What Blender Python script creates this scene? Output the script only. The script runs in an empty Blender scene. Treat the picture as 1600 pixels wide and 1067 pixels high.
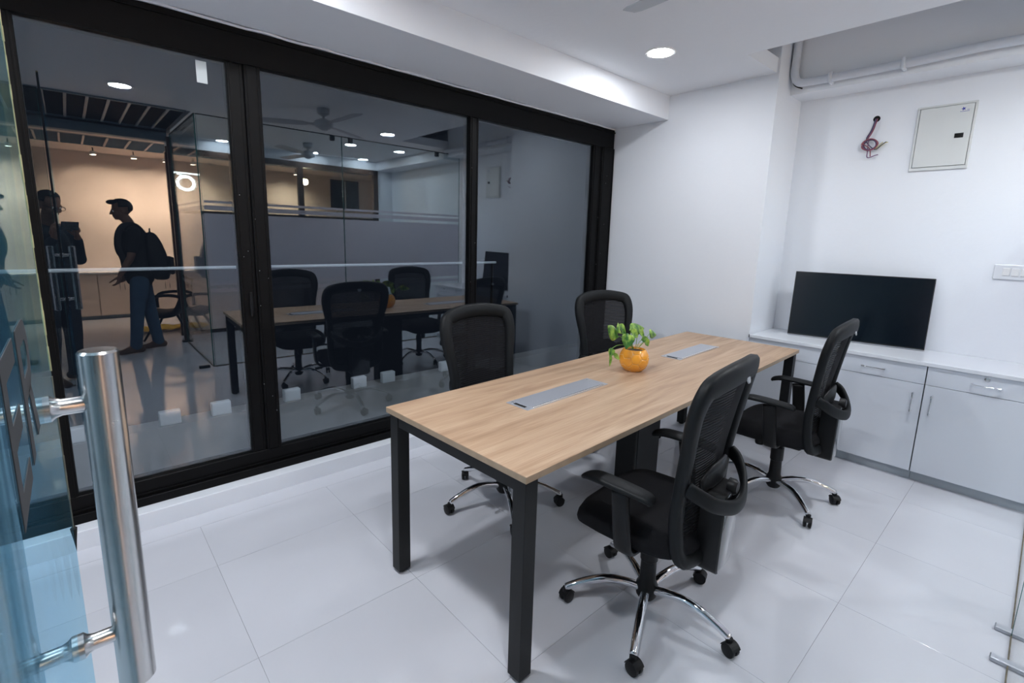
import bpy, bmesh, math, random
from mathutils import Vector, Matrix, Euler
R = math.radians
PI = math.pi
random.seed(7)
S = bpy.context.scene
COL = S.collection
V = Vector

# ---------------------------------------------------------------- camera
def make_camera():
    f = 759.98; cx, cy = 797.27, 505.32
    ya, pi_, ro = R(47.8895), R(10.0639), R(1.5196)
    fw = V((math.cos(ya) * math.cos(pi_), math.sin(ya) * math.cos(pi_), -math.sin(pi_)))
    rt = V((math.sin(ya), -math.cos(ya), 0)); up = rt.cross(fw)
    r2 = rt * math.cos(ro) + up * math.sin(ro); u2 = up * math.cos(ro) - rt * math.sin(ro)
    cd = bpy.data.cameras.new('camera'); c = bpy.data.objects.new('camera', cd); COL.objects.link(c)
    m = Matrix((r2, u2, -fw)).transposed().to_4x4(); m.translation = V((0, 0, 1.4562))
    c.matrix_world = m
    cd.sensor_width = 36; cd.lens = f * 36 / 1600
    cd.shift_x = (800 - cx) / 1600; cd.shift_y = (cy - 533.5) / 1600
    cd.clip_start = 0.01
    S.camera = c
make_camera()
S.view_settings.view_transform = 'Standard'; S.view_settings.look = 'None'
S.view_settings.exposure = 0.0; S.view_settings.gamma = 1; S.view_settings.use_curve_mapping = False
w = bpy.data.worlds.new('night'); S.world = w; w.use_nodes = True
w.node_tree.nodes['Background'].inputs[0].default_value = (0.10, 0.13, 0.2, 1)
w.node_tree.nodes['Background'].inputs[1].default_value = 0.05
LAMP = 322.0          # radiance of the main downlight discs
COOL = (0.94, 0.965, 1.0); WARM = (1.0, 0.74, 0.52)

# ---------------------------------------------------------------- key measures (metres)
H = 2.638; D = 2.872; GY = 2.884; XF = 3.822; XT = 4.3; YR = 1.489; ZC = .768; PY = -0.10
XL = -1.6; X3 = 3.33; BW = .54; ZB = 2.45; YE = -2.15

# ---------------------------------------------------------------- materials
def mat(name, col, rough=.5, metal=0, spec=.5, noise=0, nscale=8, bump=0, bscale=60, coat=0, ior=1.5, emit=None, estr=0, rnoise=0):
    m = bpy.data.materials.new(name); m.use_nodes = True; nt = m.node_tree; N = nt.nodes; L = nt.links
    b = N['Principled BSDF']
    b.inputs['Base Color'].default_value = (*col, 1); b.inputs['Roughness'].default_value = rough
    b.inputs['Metallic'].default_value = metal; b.inputs['Specular IOR Level'].default_value = spec
    b.inputs['IOR'].default_value = ior; b.inputs['Coat Weight'].default_value = coat
    b.inputs['Coat Roughness'].default_value = .05
    tc = N.new('ShaderNodeTexCoord')
    n = N.new('ShaderNodeTexNoise'); n.inputs['Scale'].default_value = nscale; n.inputs['Detail'].default_value = 5
    L.new(tc.outputs['Object'], n.inputs['Vector'])
    mx = N.new('ShaderNodeMix'); mx.data_type = 'RGBA'
    k = noise if noise else .03
    mx.inputs['A'].default_value = (*[c * (1 - k) for c in col], 1); mx.inputs['B'].default_value = (*[min(1, c * (1 + k)) for c in col], 1)
    L.new(n.outputs['Fac'], mx.inputs['Factor']); L.new(mx.outputs['Result'], b.inputs['Base Color'])
    if rnoise:
        mr = N.new('ShaderNodeMapRange'); mr.inputs['To Min'].default_value = rough * (1 - rnoise); mr.inputs['To Max'].default_value = rough * (1 + rnoise)
        L.new(n.outputs['Fac'], mr.inputs['Value']); L.new(mr.outputs['Result'], b.inputs['Roughness'])
    if bump:
        n2 = N.new('ShaderNodeTexNoise'); n2.inputs['Scale'].default_value = bscale; n2.inputs['Detail'].default_value = 4
        L.new(tc.outputs['Object'], n2.inputs['Vector'])
        bp = N.new('ShaderNodeBump'); bp.inputs['Strength'].default_value = bump; bp.inputs['Distance'].default_value = .01
        L.new(n2.outputs['Fac'], bp.inputs['Height']); L.new(bp.outputs['Normal'], b.inputs['Normal'])
    if emit:
        b.inputs['Emission Color'].default_value = (*emit, 1); b.inputs['Emission Strength'].default_value = estr
    return m

def glass_mat(name, tint, ior, rough=0.0, gcol=(1, 1, 1), haze=0, hcol=(1, 1, 1)):
    m = bpy.data.materials.new(name); m.use_nodes = True; nt = m.node_tree; N = nt.nodes; L = nt.links
    N.clear(); o = N.new('ShaderNodeOutputMaterial'); mix = N.new('ShaderNodeMixShader')
    fr = N.new('ShaderNodeFresnel'); fr.inputs['IOR'].default_value = ior
    t = N.new('ShaderNodeBsdfTransparent'); t.inputs['Color'].default_value = (*tint, 1)
    g = N.new('ShaderNodeBsdfGlossy'); g.inputs['Roughness'].default_value = rough; g.inputs['Color'].default_value = (*gcol, 1)
    # the Fresnel node inverts on back faces; feed it the outward-facing normal
    geo = N.new('ShaderNodeNewGeometry'); sub = N.new('ShaderNodeVectorMath'); sub.operation = 'SCALE'
    mm = N.new('ShaderNodeMath'); mm.operation = 'MULTIPLY_ADD'; mm.inputs[1].default_value = -2; mm.inputs[2].default_value = 1
    L.new(geo.outputs['Backfacing'], mm.inputs[0])
    # layer-weight style facing term computed by hand: R0 + (1-R0)(1-cos)^5
    N.remove(fr); N.remove(sub); N.remove(mm)
    dot = N.new('ShaderNodeVectorMath'); dot.operation = 'DOT_PRODUCT'
    L.new(geo.outputs['Normal'], dot.inputs[0]); L.new(geo.outputs['Incoming'], dot.inputs[1])
    ab = N.new('ShaderNodeMath'); ab.operation = 'ABSOLUTE'; L.new(dot.outputs['Value'], ab.inputs[0])
    iv = N.new('ShaderNodeMath'); iv.operation = 'SUBTRACT'; iv.inputs[0].default_value = 1; L.new(ab.outputs[0], iv.inputs[1])
    pw = N.new('ShaderNodeMath'); pw.operation = 'POWER'; pw.inputs[1].default_value = 5; L.new(iv.outputs[0], pw.inputs[0])
    r0 = ((ior - 1) / (ior + 1)) ** 2
    ma = N.new('ShaderNodeMath'); ma.operation = 'MULTIPLY_ADD'; ma.inputs[1].default_value = 1 - r0; ma.inputs[2].default_value = r0
    L.new(pw.outputs[0], ma.inputs[0])
    L.new(ma.outputs[0], mix.inputs[0]); L.new(t.outputs[0], mix.inputs[1]); L.new(g.outputs[0], mix.inputs[2]); 
    if haze:
        m2 = N.new('ShaderNodeMixShader'); m3 = N.new('ShaderNodeMixShader'); m3.inputs[0].default_value = .5
        d = N.new('ShaderNodeBsdfDiffuse'); d.inputs[0].default_value = (*hcol, 1); tl = N.new('ShaderNodeBsdfTranslucent'); tl.inputs[0].default_value = (*hcol, 1)
        n = N.new('ShaderNodeTexNoise'); n.inputs['Scale'].default_value = 3; tc = N.new('ShaderNodeTexCoord'); L.new(tc.outputs['Object'], n.inputs['Vector'])
        mr = N.new('ShaderNodeMapRange'); mr.inputs['To Min'].default_value = haze * .5; mr.inputs['To Max'].default_value = haze * 1.5
        L.new(n.outputs['Fac'], mr.inputs['Value']); L.new(mr.outputs['Result'], m2.inputs[0])
        L.new(d.outputs[0], m3.inputs[1]); L.new(tl.outputs[0], m3.inputs[2]); L.new(mix.outputs[0], m2.inputs[1]); L.new(m3.outputs[0], m2.inputs[2]); L.new(m2.outputs[0], o.inputs[0])
    else: L.new(mix.outputs[0], o.inputs[0])
    return m

def film_mat(name, col, alpha):
    m = bpy.data.materials.new(name); m.use_nodes = True; nt = m.node_tree; N = nt.nodes; L = nt.links
    N.clear(); o = N.new('ShaderNodeOutputMaterial'); mix = N.new('ShaderNodeMixShader'); mix.inputs[0].default_value = alpha
    t = N.new('ShaderNodeBsdfTransparent'); mx2 = N.new('ShaderNodeMixShader'); mx2.inputs[0].default_value = .5
    d = N.new('ShaderNodeBsdfDiffuse'); d.inputs[0].default_value = (*col, 1)
    tl = N.new('ShaderNodeBsdfTranslucent'); tl.inputs[0].default_value = (*col, 1)
    L.new(d.outputs[0], mx2.inputs[1]); L.new(tl.outputs[0], mx2.inputs[2])
    L.new(t.outputs[0], mix.inputs[1]); L.new(mx2.outputs[0], mix.inputs[2]); L.new(mix.outputs[0], o.inputs[0])
    return m

def emis(name, col, s):
    m = bpy.data.materials.new(name); m.use_nodes = True; N = m.node_tree.nodes; L = m.node_tree.links
    N.clear(); o = N.new('ShaderNodeOutputMaterial'); e = N.new('ShaderNodeEmission')
    e.inputs[0].default_value = (*col, 1); e.inputs[1].default_value = s; L.new(e.outputs[0], o.inputs[0]); return m

def tile_mat():
    m = mat('floor_tile_gloss', (.585, .60, .655), rough=.07, spec=.55, noise=.06, nscale=2.2, rnoise=.5)
    N = m.node_tree.nodes; L = m.node_tree.links
    oi = N.new('ShaderNodeObjectInfo'); b = N['Principled BSDF']
    hs = N.new('ShaderNodeHueSaturation'); mr = N.new('ShaderNodeMapRange'); mr.inputs['To Min'].default_value = .975; mr.inputs['To Max'].default_value = 1.02
    L.new(oi.outputs['Random'], mr.inputs['Value']); L.new(mr.outputs['Result'], hs.inputs['Value'])
    src = b.inputs['Base Color'].links[0].from_socket; L.new(src, hs.inputs['Color']); L.new(hs.outputs['Color'], b.inputs['Base Color'])
    return m

def wood_mat():
    m = bpy.data.materials.new('oak_laminate'); m.use_nodes = True; nt = m.node_tree; N = nt.nodes; L = nt.links
    b = N['Principled BSDF']; b.inputs['Roughness'].default_value = .42; b.inputs['Specular IOR Level'].default_value = .35
    tc = N.new('ShaderNodeTexCoord'); mp = N.new('ShaderNodeMapping'); mp.inputs['Scale'].default_value = (.9, 9, 9)
    L.new(tc.outputs['Object'], mp.inputs['Vector'])
    n1 = N.new('ShaderNodeTexNoise'); n1.inputs['Scale'].default_value = 2.2; n1.inputs['Detail'].default_value = 7; n1.inputs['Distortion'].default_value = .7
    L.new(mp.outputs[0], n1.inputs['Vector'])
    mp2 = N.new('ShaderNodeMapping'); mp2.inputs['Scale'].default_value = (2.5, 90, 90); L.new(tc.outputs['Object'], mp2.inputs['Vector'])
    n2 = N.new('ShaderNodeTexNoise'); n2.inputs['Scale'].default_value = 2; n2.inputs['Detail'].default_value = 4; L.new(mp2.outputs[0], n2.inputs['Vector'])
    cr = N.new('ShaderNodeValToRGB'); e = cr.color_ramp.elements
    e[0].position = .3; e[0].color = (.385, .25, .162, 1); e[1].position = .7; e[1].color = (.57, .41, .285, 1)
    e2 = e.new(.47); e2.color = (.48, .325, .215, 1)
    L.new(n1.outputs['Fac'], cr.inputs[0])
    mx = N.new('ShaderNodeMix'); mx.data_type = 'RGBA'; mx.blend_type = 'MULTIPLY'; mx.inputs['Factor'].default_value = .38
    cr2 = N.new('ShaderNodeValToRGB'); cr2.color_ramp.elements[0].position = .38; cr2.color_ramp.elements[0].color = (.68, .62, .55, 1); cr2.color_ramp.elements[1].position = .6
    L.new(n2.outputs['Fac'], cr2.inputs[0]); L.new(cr.outputs[0], mx.inputs['A']); L.new(cr2.outputs[0], mx.inputs['B'])
    L.new(mx.outputs['Result'], b.inputs['Base Color'])
    return m

def mesh_fabric():
    m = bpy.data.materials.new('chair_mesh'); m.use_nodes = True; nt = m.node_tree; N = nt.nodes; L = nt.links
    b = N['Principled BSDF']; b.inputs['Base Color'].default_value = (.009, .009, .011, 1); b.inputs['Roughness'].default_value = .85
    b.inputs['Specular IOR Level'].default_value = .2
    tc = N.new('ShaderNodeTexCoord'); wv = N.new('ShaderNodeTexWave'); wv.bands_direction = 'Z'; wv.inputs['Scale'].default_value = 28; wv.inputs['Distortion'].default_value = 0
    L.new(tc.outputs['Object'], wv.inputs['Vector'])
    mr = N.new('ShaderNodeMapRange'); mr.inputs['From Min'].default_value = .35; mr.inputs['From Max'].default_value = .75
    mr.inputs['To Min'].default_value = .88; mr.inputs['To Max'].default_value = 1.0; L.new(wv.outputs['Fac'], mr.inputs['Value'])
    L.new(mr.outputs['Result'], b.inputs['Alpha'])
    return m

def pot_mat():
    m = mat('orange_glaze', (.86, .36, .035), rough=.16, noise=.12, nscale=20, coat=.5)
    return m

def leaf_mat():
    m = bpy.data.materials.new('pothos_leaf'); m.use_nodes = True; nt = m.node_tree; N = nt.nodes; L = nt.links
    b = N['Principled BSDF']; b.inputs['Roughness'].default_value = .3; b.inputs['Subsurface Weight'].default_value = 0
    tc = N.new('ShaderNodeTexCoord'); n = N.new('ShaderNodeTexNoise'); n.inputs['Scale'].default_value = 26; n.inputs['Detail'].default_value = 3
    L.new(tc.outputs['Object'], n.inputs['Vector']); cr = N.new('ShaderNodeValToRGB'); e = cr.color_ramp.elements
    e[0].position = .4; e[0].color = (.035, .15, .02, 1); e[1].position = .66; e[1].color = (.42, .62, .10, 1)
    L.new(n.outputs['Fac'], cr.inputs[0]); L.new(cr.outputs[0], b.inputs['Base Color'])
    return m

def wall_mat(name, col):
    return mat(name, col, rough=.6, noise=.015, nscale=3, bump=.12, bscale=25, spec=.35)

M = {}
M['wall'] = wall_mat('white_wall_paint', (.82, .845, .895))
M['ceil'] = wall_mat('white_ceiling_paint', (.85, .87, .91))
M['wallwarm'] = wall_mat('cream_wall_paint', (.78, .64, .56))
M['tile'] = tile_mat()
M['grout'] = mat('grey_grout', (.42, .43, .46), .8)
M['curb'] = mat('white_curb_paint', (.76, .79, .85), .4)
M['blackframe'] = mat('black_aluminium', (.003, .003, .0035), .5, noise=.4, nscale=14, spec=.14, rnoise=.3)
M['brownframe'] = mat('brown_aluminium', (.05, .028, .018), .4, noise=.3)
M['winglass'] = glass_mat('dark_window_glass', (.9, .93, .95), 1.98, gcol=(.86, .93, 1))
M['partglass'] = glass_mat('clear_partition_glass', (.93, .97, .97), 1.4)
M['doorglass'] = glass_mat('teal_door_glass', (.87, .945, .97), 1.32, gcol=(.58, .86, 1), haze=.065, hcol=(.14, .35, .50))
M['glassedge'] = mat('green_glass_edge', (.05, .16, .15), .2, coat=.5)
M['film'] = film_mat('frosted_film', (.78, .77, .84), .84)
M['seal'] = mat('yellowed_edge_seal', (.44, .39, .20), .7, noise=.85, nscale=22)
M['silicone'] = mat('dirty_silicone', (.14, .12, .085), .8, noise=.7, nscale=30)
M['steel'] = mat('brushed_steel', (.66, .66, .66), .24, metal=1, noise=.05, nscale=60, rnoise=.3)
M['chrome'] = mat('chrome', (.80, .81, .83), .05, metal=1)
M['vinyl'] = mat('charcoal_vinyl', (.022, .024, .028), .7)
M['wood'] = wood_mat()
M['woodedge'] = mat('oak_edge_band', (.36, .27, .185), .5, noise=.18, nscale=30)
M['tableblack'] = mat('black_powder_coat', (.008, .009, .010), .48, noise=.2, nscale=40, spec=.3)
M['alu'] = mat('satin_aluminium', (.50, .52, .57), .38, metal=.55, noise=.03)
M['alubright'] = mat('polished_aluminium', (.85, .86, .88), .2, metal=.8)
M['blackp'] = mat('black_plastic', (.007, .007, .008), .42, noise=.2, nscale=50, spec=.3)
M['frameg'] = mat('charcoal_plastic', (.006, .0072, .0085), .52, spec=.26, noise=.15, nscale=50)
M['gloss'] = mat('glossy_black_cover', (.012, .012, .014), .10, coat=1, spec=.9)
M['seatfab'] = mat('black_seat_fabric', (.010, .010, .012), .9, bump=.3, bscale=300, spec=.2)
M['meshfab'] = mesh_fabric()
M['badge'] = mat('grey_badge', (.42, .44, .46), .4)
M['lam'] = mat('white_laminate', (.66, .70, .77), .32, noise=.03, nscale=3)
M['lamtop'] = mat('white_worktop_laminate', (.76, .79, .84), .25, noise=.02, nscale=3)
M['gap'] = mat('shadow_gap_dark', (.03, .03, .035), .8)
M['kick'] = mat('grey_plinth', (.46, .51, .56), .4)
M['tvblack'] = mat('tv_bezel_black', (.008, .009, .01), .3)
M['tvscreen'] = mat('tv_screen', (.0015, .004, .008), .15, spec=.35, coat=.05)
M['cream'] = mat('cream_enamel', (.66, .68, .68), .35)
M['dark'] = mat('dark_void', (.004, .004, .004), .9)
M['blue'] = mat('blue_print', (.05, .06, .35), .5)
M['wirep'] = mat('purple_wire', (.16, .07, .16), .45); M['wireb'] = mat('blue_black_wire', (.03, .035, .08), .45)
M['wirer'] = mat('red_wire', (.26, .07, .09), .45); M['wirey'] = mat('yellow_wire', (.55, .50, .18), .45)
M['plug'] = mat('white_switch_plastic', (.74, .76, .80), .3)
M['pipe'] = mat('painted_pipe', (.66, .69, .75), .5, noise=.05, nscale=20, bump=.2, bscale=40)
M['pot'] = pot_mat(); M['groove'] = mat('pale_glaze_line', (.80, .45, .16), .3)
M['soil'] = mat('potting_soil', (.035, .022, .014), .95, noise=.5, nscale=80, bump=.6, bscale=120)
M['leaf'] = leaf_mat(); M['stem'] = mat('green_stem', (.20, .38, .07), .5)
M['fan'] = mat('fan_enamel', (.45, .48, .52), .35)
M['lampring'] = mat('white_lamp_ring', (.8, .8, .8), .4)
M['lamp'] = emis('cool_lamp_disc', COOL, LAMP)
M['lampleft'] = emis('cool_lamp_disc_left', COOL, LAMP * 1.5)
M['lampright'] = emis('cool_lamp_disc_right', COOL, LAMP * .62)
M['lampdim'] = emis('cool_lamp_disc_dim', COOL, LAMP * .55)
M['spot'] = emis('warm_spot_disc', WARM, 60)
M['bulb'] = emis('warm_bulb', (1.0, .62, .30), 45)
M['ring'] = emis('white_ring_tube', (1, .96, .9), 30)
M['strip'] = emis('white_led_strip', (1, .95, .8), 9)
M['teebar'] = mat('grey_tee_bar', (.42, .45, .48), .5)
M['louver'] = mat('dark_louvre', (.012, .015, .018), .6)
M['bulk'] = mat('grey_bulkhead_paint', (.20, .26, .31), .6)
M['skin'] = mat('brown_skin', (.17, .085, .055), .5)
M['hair'] = mat('black_hair', (.006, .005, .005), .6)
M['shirt'] = mat('black_shirt', (.008, .008, .010), .85, noise=.2, nscale=20)
M['shirt2'] = mat('dark_teal_shirt', (.012, .02, .028), .85, noise=.2, nscale=20)
M['denim'] = mat('blue_denim', (.045, .085, .14), .85, noise=.25, nscale=12, bump=.2, bscale=200)
M['denimd'] = mat('dark_denim', (.012, .018, .028), .85, noise=.2)
M['shoe'] = mat('brown_suede', (.10, .055, .035), .8, noise=.2)
M['bag'] = mat('black_nylon', (.007, .007, .009), .7, noise=.2, nscale=30)
M['phone'] = mat('phone_dark_glass', (.02, .03, .03), .15, coat=.6)
M['concrete'] = mat('grey_concrete', (.28, .28, .28), .85, noise=.2, nscale=6)
M['rail'] = mat('pale_painted_steel', (.48, .52, .56), .5)
M['paleblock'] = mat('pale_plaster_block', (.66, .70, .74), .7, noise=.06)
M['yellow'] = mat('yellow_cloth', (.55, .40, .05), .8, noise=.3)
M['glint'] = mat('pale_glint_paint', (.40, .44, .46), .5)
M['dirt'] = mat('dark_floor_stain', (.10, .09, .08), .8, noise=.6, nscale=60)

# ---------------------------------------------------------------- mesh helpers
def link(name, me, m=None, parent=None, loc=None, rot=None, smooth=False):
    o = bpy.data.objects.new(name, me); COL.objects.link(o)
    if m is not None:
        for k in (m if isinstance(m, (list, tuple)) else [m]): me.materials.append(k)
    if parent is not None: o.parent = parent
    if loc is not None: o.location = loc
    if rot is not None: o.rotation_euler = rot
    if smooth:
        for p in me.polygons: p.use_smooth = True
    return o

def fin(bm, name, m=None, parent=None, loc=None, rot=None, smooth=False, sharp=None):
    me = bpy.data.meshes.new(name); bmesh.ops.recalc_face_normals(bm, faces=bm.faces)
    if sharp is not None:
        for e in bm.edges:
            if len(e.link_faces) == 2 and e.calc_face_angle() > R(sharp): e.smooth = False
    bm.to_mesh(me); bm.free()
    return link(name, me, m, parent, loc, rot, smooth or sharp is not None)

def abox(bm, x0, x1, y0, y1, z0, z1, bev=0, seg=1, mi=0, mtx=None):
    v = [bm.verts.new(p) for p in ((x0, y0, z0), (x1, y0, z0), (x1, y1, z0), (x0, y1, z0), (x0, y0, z1), (x1, y0, z1), (x1, y1, z1), (x0, y1, z1))]
    fs = [bm.faces.new([v[i] for i in q]) for q in ((3, 2, 1, 0), (4, 5, 6, 7), (0, 1, 5, 4), (1, 2, 6, 5), (2, 3, 7, 6), (3, 0, 4, 7))]
    for f in fs: f.material_index = mi
    if mtx is not None: bmesh.ops.transform(bm, matrix=mtx, verts=v)
    if bev:
        es = list({e for f in fs for e in f.edges})
        bmesh.ops.bevel(bm, geom=es, offset=bev, segments=seg, affect='EDGES', profile=.5)
    return v

def box(name, x0, x1, y0, y1, z0, z1, m, parent=None, bev=0, seg=1, loc=None, rot=None):
    bm = bmesh.new(); abox(bm, x0, x1, y0, y1, z0, z1, bev, seg)
    return fin(bm, name, m, parent, loc, rot)

def crom(pts, n):
    P = [V(p) for p in pts]; out = []
    for i in range(len(P) - 1):
        p0 = P[max(i - 1, 0)]; p1 = P[i]; p2 = P[i + 1]; p3 = P[min(i + 2, len(P) - 1)]
        for k in range(n):
            t = k / n
            out.append(.5 * ((2 * p1) + (-p0 + p2) * t + (2 * p0 - 5 * p1 + 4 * p2 - p3) * t * t + (-p0 + 3 * p1 - 3 * p2 + p3) * t ** 3))
    out.append(P[-1]); return out

def tube(bm, pts, r, n=10, closed=False, sub=0, flat=None, ref=V((0, 0, 1)), cap=True, mi=0):
    """sweep; r a float or list; flat=(a,b) ellipse half sizes (a along ref-ish, b across)"""
    if sub:
        rs = None
        if isinstance(r, (list, tuple)):
            rs = [];
            for i in range(len(r) - 1):
                for k in range(sub): rs.append(r[i] + (r[i + 1] - r[i]) * k / sub)
            rs.append(r[-1])
        if closed:
            ext = [pts[-1]] + list(pts) + [pts[0], pts[1]]
            c = crom(ext, sub); pts = c[sub:-sub - 1] if False else c[sub: sub + sub * len(pts)]
        else: pts = crom(pts, sub)
        if rs: r = rs
    P = [V(p) for p in pts]; N = len(P); rings = []; prev = None
    for i in range(N):
        if closed: t = (P[(i + 1) % N] - P[i - 1])
        else: t = P[min(i + 1, N - 1)] - P[max(i - 1, 0)]
        t.normalize()
        if flat or prev is None:
            u = ref - t * ref.dot(t)
            if u.length < 1e-4: u = V((1, 0, 0)) - t * t.x
        else: u = prev - t * prev.dot(t)
        u.normalize(); prev = u; b = t.cross(u)
        rr = r[i] if isinstance(r, (list, tuple)) else r
        ring = []
        for k in range(n):
            a = 2 * PI * k / n
            if flat:
                ca, sa = math.cos(a), math.sin(a); ex = .7
                q = P[i] + u * (flat[0] * math.copysign(abs(ca) ** ex, ca)) * (rr if r is not None else 1) + b * (flat[1] * math.copysign(abs(sa) ** ex, sa)) * (rr if r is not None else 1)
            else: q = P[i] + (u * math.cos(a) + b * math.sin(a)) * rr
            ring.append(bm.verts.new(q))
        rings.append(ring)
    m = N if closed else N - 1
    for i in range(m):
        A, B = rings[i], rings[(i + 1) % N]
        for k in range(n):
            f = bm.faces.new((A[k], A[(k + 1) % n], B[(k + 1) % n], B[k])); f.material_index = mi
    if not closed and cap:
        for q in (rings[0][::-1], rings[-1]):
            f = bm.faces.new(q); f.material_index = mi

def lathe(bm, prof, n=24, c=(0, 0, 0), axis='Z', mi=0):
    rings = []
    for r, z in prof:
        if r < 1e-6:
            p = {'Z': (c[0], c[1], c[2] + z), 'X': (c[0] + z, c[1], c[2]), 'Y': (c[0], c[1] + z, c[2])}[axis]
            rings.append([bm.verts.new(p)])
        else:
            ring = []
            for k in range(n):
                a = 2 * PI * k / n; x, y = r * math.cos(a), r * math.sin(a)
                p = {'Z': (x, y, z), 'X': (z, x, y), 'Y': (x, z, y)}[axis]
                ring.append(bm.verts.new((p[0] + c[0], p[1] + c[1], p[2] + c[2])))
            rings.append(ring)
    for A, B in zip(rings, rings[1:]):
        for k in range(n):
            if len(A) == 1 and len(B) == 1: continue
            if len(A) == 1: f = bm.faces.new((A[0], B[k], B[(k + 1) % n]))
            elif len(B) == 1: f = bm.faces.new((A[k], A[(k + 1) % n], B[0]))
            else: f = bm.faces.new((A[k], A[(k + 1) % n], B[(k + 1) % n], B[k]))
            f.material_index = mi

def ltube(name, pts, r, m, parent=None, n=10, **k):
    bm = bmesh.new(); tube(bm, pts, r, n, **k); return fin(bm, name, m, parent, sharp=40)
def llathe(name, prof, m, parent=None, n=24, c=(0, 0, 0), axis='Z', loc=None, rot=None):
    bm = bmesh.new(); lathe(bm, prof, n, c, axis); return fin(bm, name, m, parent, loc, rot, sharp=35)

def thing(name, label, cat, loc=(0, 0, 0), rz=0, group=None):
    o = bpy.data.objects.new(name, None); COL.objects.link(o); o.empty_display_size = .05
    o.location = loc; o.rotation_euler = (0, 0, rz); tag(o, label, cat, group); return o
def tag(o, label, cat, group=None):
    o['label'] = label; o['category'] = cat
    if group: o['group'] = group
    return o
def struct(o, label=None):
    o['kind'] = 'structure'
    if label: o['label'] = label; 
    return o
def sempty(name):
    o = bpy.data.objects.new(name, None); COL.objects.link(o); o['kind'] = 'structure'; return o
def dup(o, parent=None, loc=None, rz=None, label=None):
    c = o.copy(); COL.objects.link(c); c.parent = parent
    if loc is not None: c.location = loc
    if rz is not None: c.rotation_euler = (0, 0, rz)
    if label: c['label'] = label
    for ch in list(o.children): dup(ch, c)
    return c

# ---------------------------------------------------------------- room shell
CATS = {}
def setlabel(o, l, c): o['label'] = l; o['category'] = c; return o

# floor: slab and tiles
fl = struct(box('floor', XL - 1.2, 6.2, -5.2, 2.79, -.08, -.0035, M['grout'])); setlabel(fl, 'glossy white tiled floor under the table and chairs', 'floor')
TX, TY = .6267, .6225
bm = bmesh.new(); abox(bm, -TX / 2 + .0005, TX / 2 - .0005, -TY / 2 + .0005, TY / 2 - .0005, -.003, 0, .0003)
tm = bpy.data.meshes.new('tile'); bmesh.ops.recalc_face_normals(bm, faces=bm.faces); bm.to_mesh(tm); bm.free(); tm.materials.append(M['tile'])
n = 0
for i in range(-3, 7):
    for j in range(-9, 4):
        if n >= 296: break
        o = bpy.data.objects.new('tile', tm); COL.objects.link(o); o.parent = fl
        o.location = (.35 + TX * (i + .5), .395 + TY * (j + .5), 0); n += 1
box('skirting_strip', XL - 1.2, XF, 2.64, 2.767, -.003, .0015, M['tile'], fl)
cb = struct(box('trim_1', XL - 1.2, XF, D - .105, D + .10, 0, .092, M['curb'], bev=.002)); setlabel(cb, 'low white kerb below the black framed window', 'kerb')

# walls
def quadwall(name, x0, x1, y0, y1, z0, z1, m, label):
    o = struct(box(name, x0, x1, y0, y1, z0, z1, m)); setlabel(o, label, 'wall'); return o
quadwall('wall_far', XF, XT + .15, YR, D + .12, 0, 2.95, M['wall'], 'plain white wall end between black window and worktop niche')
wt = quadwall('wall_niche', XT, XT + .15, YE - .05, YR, 0, 2.95, M['wall'], 'white wall behind the television above the cabinets')
quadwall('wall_left', XL - 1.3, XL - 1.2, -5.2, D + .12, 0, 2.75, M['wall'], 'white wall at the left beyond the open glass door')
quadwall('wall_window', XL - 1.2, XT, D, D + .11, ZB - .012, 2.8, M['wall'], 'white wall strip above the black window')
quadwall('wall_back', XL - 1.2, 6.2, -4.75, -4.62, 0, 2.9, M['wallwarm'], 'warm lit cream wall of the lobby mirrored in the window')
quadwall('wall_corridor', -.75, -.65, -4.62, -.13, 0, 2.9, M['bulk'], 'blue grey corridor wall behind the doorway, mirrored at the left')
quadwall('wall_lobby', 6.1, 6.2, -4.62, YE, 0, 2.9, M['wallwarm'], 'cream side wall of the lobby mirrored in the window')

# ceiling: false ceiling with a recess beside the niche wall
c1 = sempty('ceiling'); setlabel(c1, 'white false ceiling with recessed round downlights', 'ceiling')
box('ceiling_board', XL - 1.2, X3, -.30, D - .02, H, H + .10, M['ceil'], c1)
box('ceiling_board', X3, XF + .1, 1.505, D - .02, H, H + .10, M['ceil'], c1)
box('ceiling_board', X3, XT, -.30, -.10, H, H + .10, M['ceil'], c1)
box('ceiling_board', 1.06, XT, YE, -.30, H, H + .10, M['ceil'], c1)
box('ceiling_board', XL - 1.2, 1.06, -.36, -.30, H, H + .10, M['ceil'], c1)
box('ceiling_slab', XL - 1.2, XT + .1, -1.9, D, 2.93, 3.0, M['ceil'], c1)
box('ceiling_board', XL - 1.2, 1.06, -2.75, -1.72, 2.60, 2.68, M['wallwarm'], c1)
box('ceiling_board', 1.06, 6.2, -2.75, YE, 2.60, 2.68, M['wallwarm'], c1)
box('ceiling_board', XL - 1.2, 6.2, -4.7, -3.75, 2.60, 2.68, M['wallwarm'], c1)
box('ceiling_slab', XL - 1.2, 6.2, -4.7, -1.9, 2.86, 2.93, M['wallwarm'], c1)
bh = struct(box('trim_2', XL - 1.2, 1.02, -1.85, -1.72, 2.50, H + .05, M['bulk'])); setlabel(bh, 'grey bulkhead across the corridor ceiling seen in reflection', 'bulkhead')
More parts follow.
